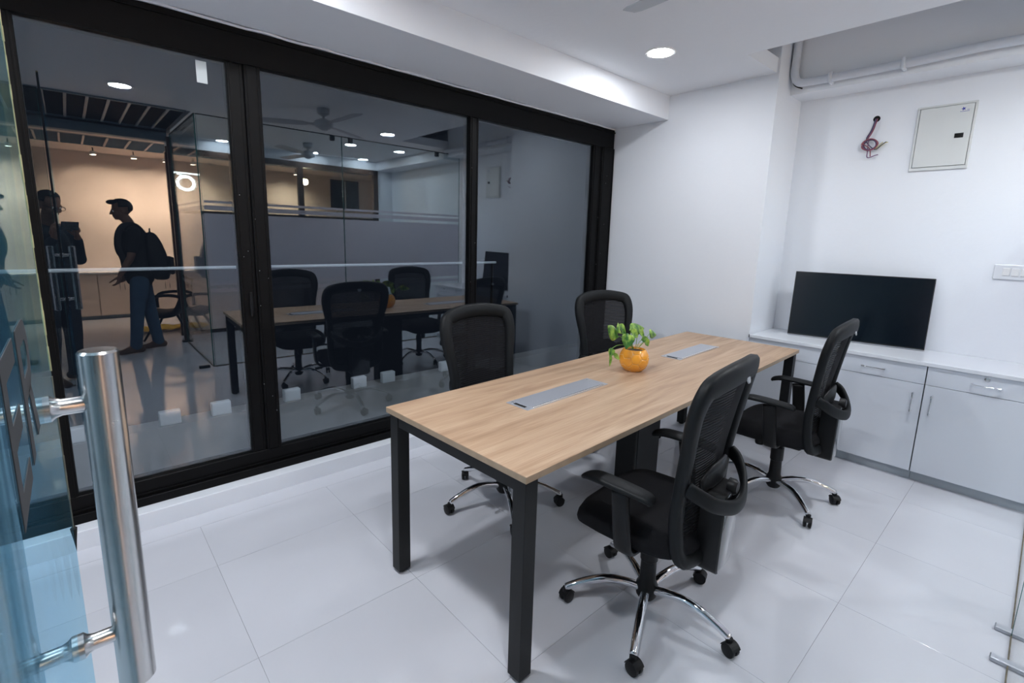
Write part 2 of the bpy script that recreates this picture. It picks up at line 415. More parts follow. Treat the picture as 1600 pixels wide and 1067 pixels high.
# open cell strip 1 (corridor) and 2 (lobby)
def grille(y0, y1, x0, x1, z, mb, sp, x_first):
    bm = bmesh.new(); y = y0 + .02
    while y < y1 - .01:
        abox(bm, x0, x1, y, y + .006, z + .01, z + .05); y += .045
    s = fin(bm, 'louvre_slats', M['louver'] if mb is M['teebar'] else M['bulk'], c1); s['kind'] = 'stuff'
    bm = bmesh.new(); abox(bm, -.011, .011, y0, y1, -.002, .012)
    me = bpy.data.meshes.new('tee_bar'); bm.to_mesh(me); bm.free(); me.materials.append(mb)
    x = x_first
    while x < x1:
        o = bpy.data.objects.new('tee_bar', me); COL.objects.link(o); o.parent = c1; o.location = (x, 0, z); x += sp
    box('grille_edge', x0, x1, y0 - .03, y0, z - .005, z + .05, M['bulk'], c1); box('grille_edge', x0, x1, y1, y1 + .03, z - .005, z + .05, M['bulk'], c1)
grille(-1.70, -.38, -1.5, 1.02, H - .01, M['teebar'], .155, -.98)
grille(-3.72, -2.78, -1.5, 4.6, 2.60, M['wallwarm'], .24, -1.4)

# drop beam along the window
db = struct(box('trim_3', XL - 1.2, XF + .02, D - BW, D + .02, ZB, H + .02, M['wall'], bev=.001)); setlabel(db, 'white drop beam running along the top of the window', 'beam')
# recess beam above the television wall, lobby beam beyond
b2 = struct(box('trim_4', 4.06, XT + .02, -.12, YR + .01, 2.535, 2.93, M['ceil'])); setlabel(b2, 'white ceiling beam above the niche wall carrying the pipe', 'beam')
b3 = struct(box('trim_5', 4.0, XT + .02, YE, -.12, 2.50, H + .02, M['wall'])); setlabel(b3, 'white beam beyond the glass partition seen in reflection', 'beam')
rc = struct(box('trim_6', X3 - .03, X3, -.3, 1.52, H + .10, 2.93, M['ceil'])); setlabel(rc, 'vertical edge of the ceiling recess', 'trim')

# ---------------------------------------------------------------- window wall (black sliding frames)
FZ0, FZ1, PZ0, PZ1 = .092, 2.437, .222, 2.272
win = sempty('window_1'); setlabel(win, 'wide black framed sliding window reflecting the meeting room', 'window')
fx0 = XL - 1.15
bars = [('bottom_rail', fx0, 3.81, FZ0, PZ0), ('top_rail', fx0, 3.81, PZ1, FZ1)]
for nm, a, b, z0, z1 in bars:
    bm = bmesh.new(); abox(bm, a, b, D - .012, D + .08, z0, z1, .003)
    if nm == 'bottom_rail':
        abox(bm, a, b, D - .03, D - .012, z0, z0 + .045, .002); abox(bm, a, b, D - .02, D - .010, z0 + .06, z0 + .066)
    else:
        abox(bm, a, b, D - .02, D - .010, z1 - .03, z1 - .02)
    fin(bm, nm, M['blackframe'], win)
for (a, b, y0) in ((-.215, -.078, -.012), (.66, .735, -.004), (.735, .812, -.018), (2.165, 2.238, -.012), (3.532, 3.64, -.008), (3.64, 3.812, -.02)):
    bm = bmesh.new(); abox(bm, a, b, D + y0, D + .075, PZ0, PZ1, .003)
    abox(bm, a + .012, a + .018, D + y0 - .004, D + y0, PZ0, PZ1); abox(bm, b - .016, b - .010, D + y0 - .004, D + y0, PZ0, PZ1)
    fin(bm, 'mullion', M['blackframe'], win)
for a, b in ((fx0, -.2), (-.082, .665), (.808, 2.17), (2.234, 3.536)):
    box('pane', a, b, GY, GY + .006, PZ0 - .01, PZ1 + .01, M['winglass'], win)
lk = ltube('latch', [(.70, D - .022, 1.00), (.70, D - .026, 1.06), (.70, D - .022, 1.13)], [.006, .009, .006], M['blackp'], win)
bm = bmesh.new(); abox(bm, .535, .58, GY - .0015, GY - .0002, 2.15, 2.25)  # pale patch painted in as a downlight's reflection on the pane
fin(bm, 'painted_glint', M['glint'], win)
for k in range(26):
    q = random.choice([(.67, .8), (2.17, 2.23), (3.6, 3.8), (-.2, -.09)]); bm = bmesh.new(); lathe(bm, [(0, -.002), (.0022, -.001), (.0022, 0)], 6, (random.uniform(*q), D - .021, random.uniform(.3, 2.2)), 'Y')
    fin(bm, 'screw_head', M['steel'], win)
# foam sealant bead along the top
bm = bmesh.new()
pts = [(fx0 + i * .09, D - .018 + random.uniform(-.003, .003), ZB - .008 + random.uniform(-.003, .003)) for i in range(int((3.82 - fx0) / .09))]
tube(bm, pts, .007, 6); fin(bm, 'sealant_bead', M['curb'], win, smooth=True)

# balcony outside the window
bal = struct(box('floor_balcony', fx0, 4.2, D + .13, 4.3, -.1, -.02, M['concrete'])); setlabel(bal, 'dark concrete balcony beyond the window glass', 'floor')
par = struct(box('wall_balcony', fx0, 4.2, 3.45, 3.60, -.02, .27, M['concrete'])); setlabel(par, 'low concrete parapet outside the window', 'parapet')
bms = bmesh.new(); abox(bms, -.055, .055, 0, .05, 0, .085, .004); abox(bms, -.05, .05, -.003, 0, .01, .075, .0)
bme = bpy.data.meshes.new('parapet_block'); bmesh.ops.recalc_face_normals(bms, faces=bms.faces); bms.to_mesh(bme); bms.free(); bme.materials.append(M['paleblock'])
names = ['first pale plaster block on the parapet at the left of the window', 'pale plaster block on the parapet below the mirrored man', 'pale plaster block on the parapet below the mirrored table corner', 'pale block on the parapet left of the mirrored chair base', 'pale block on the parapet right of the mirrored chair base', 'pale block on the parapet behind the table leg panel reflection', 'pale block on the parapet farthest right, near the rear chair back']
for (x), l in zip((-.09, .36, .636, 1.079, 1.582, 1.83, 2.39), names):
    o = link('parapet_block', bme, None); o.location = (x, 3.47, .27); tag(o, l, 'block', 'pale blocks along the parapet')
rl = thing('safety_rail', 'thin pale horizontal steel rail crossing behind the window glass', 'rail', (0, 3.1, 0))
ltube('rail_bar', [(-.12, 0, 1.247), (2.62, 0, 1.247)], .009, M['rail'], rl)
for x in (-.115, 2.60): ltube('rail_post', [(x, .02, -.02), (x, .02, 1.24)], .01, M['blackframe'], rl)

# ---------------------------------------------------------------- glass partitions and door
def partition(name, label, panels, axis, pos, z1=2.57, film=True, edges=True):
    p = sempty(name); setlabel(p, label, 'glass partition')
    for a, b in panels:
        def bx(nm, a, b, y0, y1, z0, z1, m):
            if axis == 'X': return box(nm, a, b, pos + y0, pos + y1, z0, z1, m, p)
            return box(nm, pos + y0, pos + y1, a, b, z0, z1, m, p)
        bx('pane', a + .003, b - .003, -.005, .005, .012, z1, M['partglass'])
        if edges:
            bx('glass_edge', a + .001, a + .0035, -.006, .006, .012, z1, M['glassedge']); bx('glass_edge', b - .0035, b - .001, -.006, .006, .012, z1, M['glassedge'])
        bx('floor_seal', a, b, -.007, .007, 0, .012, M['silicone'])
        bx('top_seal', a, b, -.007, .007, z1, z1 + .008, M['blackframe'])
        if film:
            for z0, zz in ((.875, 1.615), (1.65, 1.695), (1.72, 1.745), (.80, .84)):
                bx('frosted_film', a + .01, b - .01, .0055, .0065, z0, zz, M['film'])
    return p
pa = partition('window_2', 'frosted banded glass partition right of the doorway, seen in the window reflection', [(1.05, 2.53), (2.53, 4.25)], 'X', PY)
for x in (2.42, 2.64, 3.87):
    box('glass_clip', x - .022, x + .022, PY - .022, PY + .022, 2.515, 2.575, M['tableblack'], pa, bev=.002)
for x in (2.34, 2.555):
    box('floor_clip', x - .016, x + .016, PY - .052, PY + .052, .0, .018, M['alu'], pa, bev=.003)
box('patch_fitting', .90, 1.0, PY - .018, PY + .018, 0.0, .03, M['tableblack'], pa, bev=.003)
pb = partition('window_3', 'glass side wall of the next cabin beside the corridor', [(-1.64, -.11)], 'Y', 1.04, z1=2.57)
box('corner_post', 1.005, 1.05, -1.69, -1.645, 0, 2.55, M['brownframe'], pb, bev=.002); box('floor_patch', .98, 1.07, -1.70, -1.62, 0, .02, M['tableblack'], pb, bev=.002)
hh = ltube('pull_handle', [(1.075, -1.43, .86), (1.075, -1.43, 1.50)], .012, M['steel'], pb)
for z in (.95, 1.4): ltube('handle_mount', [(1.045, -1.43, z), (1.075, -1.43, z)], .007, M['steel'], pb)
pc = partition('window_4', 'glass panel left of the doorway behind the open door', [(XL - 1.15, -.075)], 'X', PY, film=False)
# brown framed screen beyond the next cabin
sc = sempty('window_5'); setlabel(sc, 'brown framed glass screen with a transom, seen small in the reflection', 'glass partition')
YS = YE
for (a, b, z0, z1) in ((1.05, 4.0, 2.42, 2.50), (1.05, 4.0, 1.655, 1.70), (1.05, 4.0, 0, .05), (1.04, 1.10, 0, 2.42), (2.70, 2.78, 0, 2.42), (3.94, 4.02, 0, 2.50)):
    box('screen_bar', a, b, YS - .03, YS + .03, z0, z1, M['brownframe'], sc)
box('pane', 1.08, 3.95, YS - .003, YS + .003, 1.70, 2.43, M['partglass'], sc); box('frosted_panel', 1.08, 3.95, YS - .004, YS + .004, .05, 1.655, M['film'], sc)
quadwall('wall_screen', 4.02, 4.32, YE - .1, YE, 0, 2.9, M['wall'], 'narrow white wall beside the brown framed screen')
bxw = struct(box('trim_7', 1.05, 4.3, YE - .02, YE + .02, 2.50, 2.95, M['wall'])); setlabel(bxw, 'white header above the brown framed screen', 'trim')

# door leaf, open at a right angle into the room
XD = -.047
dr = sempty('door_1'); setlabel(dr, 'open teal tinted glass door with a long steel pull handle and charcoal letters', 'door')
DY0, DY1 = -.07, 1.075
box('leaf', XD - .005, XD + .005, DY0, DY1, .012, 2.45, M['doorglass'], dr)
def seal(name, z0, z1, m):
    bm = bmesh.new(); z = z0
    while z < z1:
        dd = random.uniform(0, .003); abox(bm, XD - .0055 - dd * .3, XD + .0055 + dd * .3, DY1, DY1 + .002 + dd, z, z + .0203); z += .02
    abox(bm, XD - .006, XD + .006, DY1 + .0052, DY1 + .007, z0, z1)
    o = fin(bm, name, [m, M['dark']], dr)
    for p in o.data.polygons[-6:]: p.material_index = 1
seal('edge_seal', 1.22, 2.45, M['seal']); seal('edge_seal', .93, 1.21, M['silicone'])
llathe('sealant_drip', [(0, .80), (.002, .82), (.004, .88), (.007, .91), (.010, .935), (0, .945)], M['dark'], dr, 8, (XD, DY1 + .004, 0))
box('glass_edge', XD - .005, XD + .005, DY1, DY1 + .001, .012, .93, M['doorglass'], dr)
box('floor_pivot', XD - .02, XD + .02, DY0 - .01, DY0 + .12, 0.0, .012, M['steel'], dr); box('bottom_patch', XD - .014, XD + .014, DY0, DY0 + .16, .012, .06, M['steel'], dr, bev=.002)
HY = .79
for sx in (1, -1):
    xh = XD + sx * .061
    hd = llathe('pull_handle', [(0, .822), (.019, .822), (.0212, .825), (.0212, 1.300), (.019, 1.303), (0, 1.303)], M['steel'], dr, 40, (xh, HY, 0))
    for z in (.905, 1.236):
        a, b = (XD + sx * .005, xh - sx * .015)
        L_ = abs(b - a)
        pr = [(0, 0), (.0165, 0), (.0165, .006), (.0125, .010), (.0105, .016), (.0105, L_), (0, L_)]
        llathe('handle_mount', [(r, sx * t) for r, t in pr], M['steel'], hd, 24, (a, HY, z), 'X')
# vinyl letters E R on the room side of the leaf
def letter(ch, y0, y1, z0, z1):
    bm = bmesh.new(); w = y1 - y0; h = z1 - z0; t = .24 * w; s = .16 * h
    def rect(a, b, c, d_): abox(bm, XD + .0052, XD + .0058, y0 + a, y0 + b, z0 + c, z0 + d_)
    if ch == 'E':
        rect(0, t, 0, h); rect(t, w, 0, s); rect(t, w * .85, h * .5 - s / 2, h * .5 + s / 2); rect(t, w, h - s, h)
    else:
        def poly(P):
            q = [[bm.verts.new((x, y0 + a, z0 + b)) for a, b in P] for x in (XD + .0052, XD + .0058)]
            bm.faces.new(q[0]); bm.faces.new(q[1][::-1])
            for i in range(len(P)): bm.faces.new((q[0][i], q[0][(i + 1) % len(P)], q[1][(i + 1) % len(P)], q[1][i]))
        rect(0, t, 0, h)
        O = [(t, h), (w * .6, h)] + [(w * .62 + w * .36 * math.sin(a), h * .72 + h * .28 * math.cos(a)) for a in [R(20 + 140 * i / 8) for i in range(9)]] + [(w * .6, h * .44), (t, h * .44)]
        I = [(t, h - s), (w * .6, h - s)] + [(w * .6 + w * .16 * math.sin(a), h * .72 + h * .125 * math.cos(a)) for a in [R(20 + 140 * i / 8) for i in range(9)]] + [(w * .6, h * .44 + s), (t, h * .44 + s)]
        for i in range(len(O) - 1):
            poly([O[i], O[i + 1], I[i + 1], I[i]])
        poly([(w * .42, h * .46), (w * .70, h * .46), (w, 0), (w * .72, 0)])
    return fin(bm, 'letter', M['vinyl'], dr)
letter('E', .445, .545, 1.247, 1.367); letter('R', .575, .695, 1.247, 1.367)
# black stain on the tiles under the door edge (where sealant dripped)
# ---------------------------------------------------------------- downlights
def downlight(x, y, z, m, label, r=.082, group='recessed round ceiling downlights'):
    t = thing('ceiling_downlight', label, 'ceiling light', (x, y, z), 0, group)
    llathe('trim_ring', [(r * .92, -.004), (r * 1.12, -.006), (r * 1.18, 0), (r * .92, 0)], M['lampring'], t, 32)
    llathe('diffuser', [(0, -.005), (r * .93, -.005), (r * .93, -.001), (0, -.001)], m, t, 32)
    return t
downlight(2.925, 1.878, H, M['lampright'], 'round bright downlight in the ceiling near the white wall end')
downlight(.47, 1.87, H, M['lampleft'], 'round downlight in the ceiling above the window end of the doorway')
downlight(.454, .248, H, M['lamp'], 'round downlight near the doorway, mirrored above the man')
downlight(-1.6, 1.2, H, M['lampleft'], 'added unseen round fill downlight left of the open door')  # added out of view to brighten the drop beam and left floor
downlight(3.0, .155, H, M['lamp'], 'round downlight mirrored right of the ceiling fan')
for x, y, l in ((3.718, -.852, 'downlight beyond the partition, mirrored lowest right of the fan'), (2.992, -.876, 'downlight beyond the partition mirrored just under the glass clip'),
                (1.683, -2.0, 'downlight beyond the glass side wall, mirrored beside the mullion'), (3.70, -2.0, 'far downlight mirrored near the brown screen corner'),
                (2.9, -2.0, 'far downlight mirrored beneath the second fan')):
    downlight(x, y, H, M['lampdim'], l, .075, 'downlights of the next cabin')
for x, y, l in ((.40, -4.0, 'leftmost small ceiling spot in the mirrored lobby'), (.88, -4.0, 'second small ceiling spot in the mirrored lobby'), (1.29, -4.05, 'small lobby ceiling spot beside the brown post'), (1.66, -4.05, 'small lobby spot above the ring lamp'), (3.3, -4.0, 'lobby spot mirrored behind the brown screen')):
    t = thing('lobby_spotlight', l, 'spotlight', (x, y, 2.60), 0, 'small spots in the lobby ceiling')
    ltube('stem', [(0, 0, 0), (0, 0, -.05)], .008, M['tableblack'], t)
    llathe('spot_head', [(0, 0), (.035, 0), (.04, -.05), (.034, -.05), (.0, -.045)], M['lampring'], t, 20, (0, 0, -.05))
    llathe('lens', [(0, -.052), (.033, -.052), (.033, -.048), (0, -.048)], M['spot'], t, 20, (0, 0, -.05))
    ld = bpy.data.lights.new('spot_light', 'SPOT'); ld.energy = 170; ld.color = WARM; ld.spot_size = R(125); ld.spot_blend = 1.0; ld.shadow_soft_size = .03
    lo = bpy.data.objects.new('spot_light', ld); COL.objects.link(lo); lo.parent = t; lo.location = (0, -.02, -.12); lo.rotation_euler = (R(-26), 0, 0)

# ---------------------------------------------------------------- meeting table
TB = V((.951, .962, 0)); TR = R(2.6); TL, TW, TH = 2.705, .806, .75
def tpt(x, y, z=0):      # table-local (origin at the near right corner) to world
    return (TB.x + x * math.cos(TR) - y * math.sin(TR), TB.y + x * math.sin(TR) + y * math.cos(TR), z)
def make_table():
    t = thing('meeting_table', 'long oak topped meeting table with square black steel legs', 'table', TB, TR)
    bm = bmesh.new(); abox(bm, 0, TL, 0, TW, TH - .0235, TH, .0012)
    bm.normal_update()
    top = fin(bm, 'tabletop', [M['wood'], M['woodedge']], t)
    for p in top.data.polygons:
        if abs(p.normal.z) < .5: p.material_index = 1
    lg = .056
    for x in (.012, TL - .012 - lg):
        for y in (.012, TW - .012 - lg):
            bm = bmesh.new(); abox(bm, x, x + lg, y, y + lg, .012, TH - .0235, .0015); 
            l = fin(bm, 'leg', M['tableblack'], t)
            bm = bmesh.new(); lathe(bm, [(0, 0), (.018, 0), (.02, .004), (.02, .012), (0, .012)], 16, (x + lg / 2, y + lg / 2, 0))
            fin(bm, 'levelling_foot', M['blackp'], l)
        box('end_rail', x + .004, x + lg - .004, .012 + lg, TW - .012 - lg, TH - .0235 - .05, TH - .0235, M['tableblack'], t, bev=.001)
    for y in (.10, TW - .13):
        box('long_rail', .07, TL - .07, y, y + .03, TH - .0235 - .045, TH - .0235, M['tableblack'], t, bev=.001)
    bm = bmesh.new(); abox(bm, TL / 2 - .13, TL / 2 + .13, TW / 2 - .06, TW / 2 + .06, .0, TH - .0235, .003)
    abox(bm, TL / 2 - .11, TL / 2 + .11, TW / 2 - .063, TW / 2 - .06, .06, .64, .001)
    fin(bm, 'cable_column', M['tableblack'], t)
    for x in (TL / 2 - .04, TL / 2 + .04):
        box('cable_tray', x - .6 if x < TL / 2 else x, x if x < TL / 2 else x + .6, TW / 2 - .05, TW / 2 + .05, TH - .09, TH - .03, M['tableblack'], t)
    return t
make_table()
def cable_box(lx, ly, L_, W_, label):
    x, y, z = tpt(lx, ly)
    t = thing('cable_flap_box', label, 'cable box', (x, y, TH), TR, 'aluminium cable boxes set in the tabletop')
    bm = bmesh.new(); abox(bm, -.035, L_ + .035, -W_ / 2 - .006, W_ / 2 + .004, 0, .0022, .0008); fin(bm, 'rim_plate', M['alu'], t)
    bm = bmesh.new(); abox(bm, 0, L_, -W_ / 2 + .006, W_ / 2 - .008, .0022, .0052, .0012); fin(bm, 'flap', M['alu'], t)
    box('rim_lip', -.0, L_ + .002, -W_ / 2 - .005, -W_ / 2 + .004, .0022, .0072, M['alubright'], t, bev=.001)
    box('brush_slot', -.022, -.008, -W_ / 2 + .025, W_ / 2 - .03, .0021, .0034, M['dark'], t)
    for q in (-.014, L_ + .012):
        llathe('screw_cap', [(0, .0022), (.006, .0022), (.005, .0046), (0, .005)], M['alubright'], t, 14, (q, W_ / 2 - .016, 0))
cable_box(.45, .455, .51, .12, 'silver cable flap box at the near end of the table')
cable_box(1.79, .455, .50, .12, 'silver cable flap box behind the orange pot')

# ---------------------------------------------------------------- office chair
def rp(pts, n=0): return pts
def back_y(z, x=0):
    # profile of the backrest plane: lumbar forward, top reclined
    P = [(.36, -.215), (.46, -.195), (.60, -.192), (.72, -.205), (.86, -.230), (1.0, -.258), (1.12, -.282)]
    for (a, b), (c, d_) in zip(P, P[1:]):
        if z <= c: 
            t = (z - a) / (c - a); break
    else: t = 1
    return b + (d_ - b) * t + .55 * x * x
def half_w(z):
    P = [(.37, .10), (.39, .155), (.43, .190), (.52, .203), (.66, .203), (.78, .215), (.90, .236), (.96, .238), (1.005, .224), (1.032, .187), (1.044, .12)]
    for (a, b), (c, d_) in zip(P, P[1:]):
        if z <= c: return b + (d_ - b) * max(0, (z - a) / (c - a))
    return .08
def make_chair():
    t = thing('office_chair', 'chair', 'chair')
    bm = bmesh.new(); lathe(bm, [(0, .055), (.030, .055), (.040, .07), (.042, .115), (.032, .135), (.030, .22), (.034, .224), (.034, .30), (.026, .31), (.022, .37), (0, .37)], 24)
    fin(bm, 'gas_column', M['blackp'], t, sharp=35)
    for k in range(5):
        a = 2 * PI * k / 5; ca, sa = math.cos(a), math.sin(a)
        bm = bmesh.new()
        tube(bm, [(ca * r, sa * r, z) for r, z in ((.03, .098), (.08, .113), (.15, .121), (.21, .112), (.275, .088), (.32, .066))], [.0165, .0165, .0165, .016, .015, .0145], 14, sub=4)
        lg = fin(bm, 'base_leg', M['chrome'], t, smooth=True)
        # caster with hood and twin wheels
        cs = bpy.data.objects.new('caster', None)
        bm = bmesh.new(); lathe(bm, [(0, .040), (.012, .040), (.012, .066), (0, .066)], 12, (0, 0, 0))
        # hood: half shell
        for q in range(8):
            a0 = R(15 + q * 18); a1 = R(15 + (q + 1) * 18); r = .0285
            v = [bm.verts.new((x, -.008 + r * math.cos(aa), .026 + r * math.sin(aa))) for x in (-.02, .02) for aa in (a0, a1)]
            bm.faces.new((v[0], v[1], v[3], v[2]))
        bmesh.ops.remove_doubles(bm, verts=bm.verts, dist=.0002)
        me = bpy.data.meshes.new('caster'); bm.to_mesh(me); bm.free(); me.materials.append(M['blackp'])
        cs = bpy.data.objects.new('caster', me); COL.objects.link(cs); cs.parent = t
        cs.location = (ca * .32, sa * .32, 0); cs.rotation_euler = (0, 0, a + (.5, 1.9, -.8, 2.6, 1.2)[k])
        md = cs.modifiers.new('s', 'SOLIDIFY'); md.thickness = .0025
        for sx in (-1, 1):
            llathe('wheel', [(0, 0), (.018, 0), (.025, .003), (.026, .008), (.025, .015), (.012, .018), (0, .018)] if sx > 0 else [(0, 0), (.018, 0), (.025, -.003), (.026, -.008), (.025, -.015), (.012, -.018), (0, -.018)],
                   M['blackp'], cs, 20, (.003 * sx, -.008, .026), 'X')
    bm = bmesh.new(); abox(bm, -.075, .075, -.13, .11, .335, .385, .012, 2); abox(bm, -.13, .13, -.04, .04, .37, .395, .006)
    fin(bm, 'tilt_mechanism', M['blackp'], t)
    bm = bmesh.new(); tube(bm, [(.06, .04, .355), (.14, .05, .352), (.22, .05, .345)], .005, 8); tube(bm, [(.21, .05, .345), (.265, .05, .342)], .011, 10)
    fin(bm, 'height_lever', M['blackp'], t)
    bm = bmesh.new(); lathe(bm, [(0, .335), (.024, .335), (.026, .30), (.022, .288), (0, .286)], 16, (0, .10, 0)); fin(bm, 'tension_knob', M['blackp'], t, sharp=40)
    # seat cushion
    bm = bmesh.new(); nu, nv = 28, 14; rows = []
    def sup(a, p=.55): return math.copysign(abs(math.cos(a)) ** p, math.cos(a)), math.copysign(abs(math.sin(a)) ** p, math.sin(a))
    prof = [(.02, .075), (.35, .076), (.70, .073), (.90, .062), (.98, .042), (1.0, .022), (.985, .004), (.93, -.008), (.5, -.012), (.02, -.012)]
    for s, dz in prof:
        ring = []
        for k in range(36):
            cx, cy = sup(2 * PI * k / 36); x = cx * .242 * s; y = cy * .235 * s + .02
            z = .40 + dz
            if y > .12: z -= (y - .12) ** 2 * 2.2
            if dz > .05: z += .35 * x * x
            ring.append(bm.verts.new((x * (1 - .12 * max(0, -y)), y, z)))
        rows.append(ring)
    for A, B in zip(rows, rows[1:]):
        for k in range(36): bm.faces.new((A[k], A[(k + 1) % 36], B[(k + 1) % 36], B[k]))
    bm.faces.new(rows[0][::-1]); bm.faces.new(rows[-1])
    fin(bm, 'seat', M['seatfab'], t, smooth=True)
    # armrests
    for sx in (-1, 1):
        bm = bmesh.new()
        tube(bm, [(sx * .10, -.02, .382), (sx * .20, -.02, .380), (sx * .262, -.02, .40), (sx * .278, -.018, .46), (sx * .280, -.01, .54), (sx * .277, .0, .622)], 1.0, 12, sub=4, flat=(.034, .011), ref=V((0, 1, 0)))
        ap = fin(bm, 'armrest', M['blackp'], t, smooth=True)
        bm = bmesh.new(); tube(bm, [(sx * .279, -.115, .618), (sx * .279, -.10, .634), (sx * .279, .0, .640), (sx * .275, .09, .640), (sx * .268, .135, .628), (sx * .266, .145, .616)], [.55, .9, 1, 1, .85, .5], 14, sub=3, flat=(.013, .036))
        fin(bm, 'arm_pad', M['frameg'], ap, smooth=True)
    # backrest frame loop
    zs = [.39, .43, .50, .58, .68, .78, .88, .94, .992, 1.023]
    loop = [(0, back_y(.375), .375)] + [(half_w(z), back_y(z, half_w(z)), z) for z in zs] + [(.10, back_y(1.042, .10), 1.042), (0, back_y(1.046), 1.046), (-.10, back_y(1.042, .10), 1.042)] + [(-half_w(z), back_y(z, half_w(z)), z) for z in zs[::-1]]
    bm = bmesh.new()
    c = crom([loop[-1]] + loop + [loop[0], loop[1]], 4)[4:4 + 4 * len(loop)]
    N_ = len(c); rings = []
    for i in range(N_):
        tt = (c[(i + 1) % N_] - c[i - 1]).normalized(); z = c[i].z
        nrm = V((0, 1, 0)); nrm = (nrm - tt * nrm.dot(tt)).normalized(); b = tt.cross(nrm)
        wid = .025 + .014 * max(0, min(1, (z - .75) / .3)); th = .021
        ring = []
        for k in range(10):
            a = 2 * PI * k / 10; ca, sa = math.cos(a), math.sin(a)
            ring.append(bm.verts.new(c[i] + nrm * th * math.copysign(abs(ca) ** .6, ca) + b * wid * math.copysign(abs(sa) ** .6, sa)))
        rings.append(ring)
    for i in range(N_):
        A, B = rings[i], rings[(i + 1) % N_]
        for k in range(10): bm.faces.new((A[k], A[(k + 1) % 10], B[(k + 1) % 10], B[k]))
    bf = fin(bm, 'backrest_frame', M['frameg'], t, smooth=True)
    yb = back_y(1.018) - .022
    llathe('badge', [(0, -.005), (.014, -.0045), (.016, -.001), (0, .003)], M['badge'], bf, 20, (0, 0, 0), 'Y', loc=(0, yb, 1.019), rot=(R(-15), 0, 0))
    # mesh panel
    bm = bmesh.new(); g = []
    for j in range(24):
        z = .38 + (1.037 - .38) * j / 23; hw = half_w(z) - .004
        g.append([bm.verts.new((hw * (i / 6 - 1), back_y(z, hw * (i / 6 - 1)) + .002, z)) for i in range(13)])
    for j in range(23):
        for i in range(12): bm.faces.new((g[j][i], g[j][i + 1], g[j + 1][i + 1], g[j + 1][i]))
    mp = fin(bm, 'mesh_panel', M['meshfab'], t, smooth=True)
    # lumbar pad, loop and spine cover
    bm = bmesh.new()
    tube(bm, [(-.12, back_y(.66, .12) - .018, .655), (-.06, back_y(.67) - .022, .672), (0, back_y(.67) - .026, .675), (.06, back_y(.67) - .022, .672), (.12, back_y(.66, .12) - .018, .655)], [.5, .95, 1, .95, .5], 12, sub=4, flat=(.045, .010))
    lumbar = fin(bm, 'lumbar_pad', M['blackp'], t, smooth=True)
    bm = bmesh.new()
    tube(bm, [(-.205, -.195, .675), (-.19, -.230, .655), (-.14, -.268, .618), (-.06, -.296, .590), (0, -.303, .584), (.06, -.296, .590), (.14, -.268, .618), (.19, -.230, .655), (.205, -.195, .675)], 1.0, 14, sub=4, flat=(.026, .012))
    fin(bm, 'lumbar_loop', M['frameg'], t, smooth=True)
    bm = bmesh.new(); lathe(bm, [(0, 0), (.028, 0), (.028, -.02), (.02, -.03), (0, -.03)], 16, (0, -.262, .635), 'Y'); fin(bm, 'loop_boss', M['blackp'], t, sharp=40)
    # spine cover: U section, glossy outer face
    bm = bmesh.new()
    def rr(y, z0, z1, hw, rad, tilt):
        out = []
        for cx, cz, a0 in ((hw - rad, z1 - rad, 0), (-hw + rad, z1 - rad, 90), (-hw + rad, z0 + rad, 180), (hw - rad, z0 + rad, 270)):
            for q in range(5):
                a = R(a0 + 22.5 * q); z = cz + rad * math.sin(a); out.append((cx + rad * math.cos(a), y - tilt * (z - .34), z))
        return out
    A = [bm.verts.new(p) for p in rr(-.195, .325, .63, .078, .030, .02)]; B = [bm.verts.new(p) for p in rr(-.270, .325, .63, .078, .030, .02)]; C = [bm.verts.new(p) for p in rr(-.275, .331, .624, .072, .026, .02)]
    for P_, Q_ in ((A, B), (B, C)):
        for k in range(20): bm.faces.new((P_[k], P_[(k + 1) % 20], Q_[(k + 1) % 20], Q_[k]))
    bm.faces.new(A[::-1]); bm.faces.new(C)
    sp = fin(bm, 'spine_cover', [M['blackp'], M['gloss']], t, sharp=50); sp.data.polygons[-1].material_index = 1
    bm = bmesh.new(); tube(bm, [(0, -.10, .352), (0, -.18, .345), (0, -.245, .36)], 1, 10, sub=3, flat=(.012, .045)); fin(bm, 'back_bar', M['blackp'], t, smooth=True)
    return t
chairs = [((1.585, .90), 6, 'black mesh office chair nearest the camera, its base in front of the near table leg'),
          ((2.95, .92), 4, 'black mesh office chair in front of the white cabinets'),
          ((1.68, 1.88), 184, 'black mesh office chair on the window side, at the near end of the table'),
          ((2.88, 1.98), 168, 'black mesh office chair behind the potted plant, beside the white wall')]
ph = [-11, -57, 167, 40]
ch0 = make_chair()
for i, ((x, y), a, l) in enumerate(chairs):
    o = ch0 if i == 0 else dup(ch0)
    o.location = (x, y, 0); o.rotation_euler = (0, 0, R(a)); o['label'] = l; o['group'] = 'office chairs round the table'
    # turn the star base to the pose of the photo
    k = 0
    for c in o.children:
        nm = c.name.split('.')[0]
        if nm in ('base_leg', 'caster'):
            rot = R(ph[i] - a)
            if nm == 'base_leg': c.rotation_euler = (0, 0, rot)
            else:
                p = Matrix.Rotation(rot, 3, 'Z') @ V((math.cos(2 * PI * k / 5) * .32, math.sin(2 * PI * k / 5) * .32, 0)); c.location = p
                c.rotation_euler = (0, 0, c.rotation_euler[2] + rot); k += 1

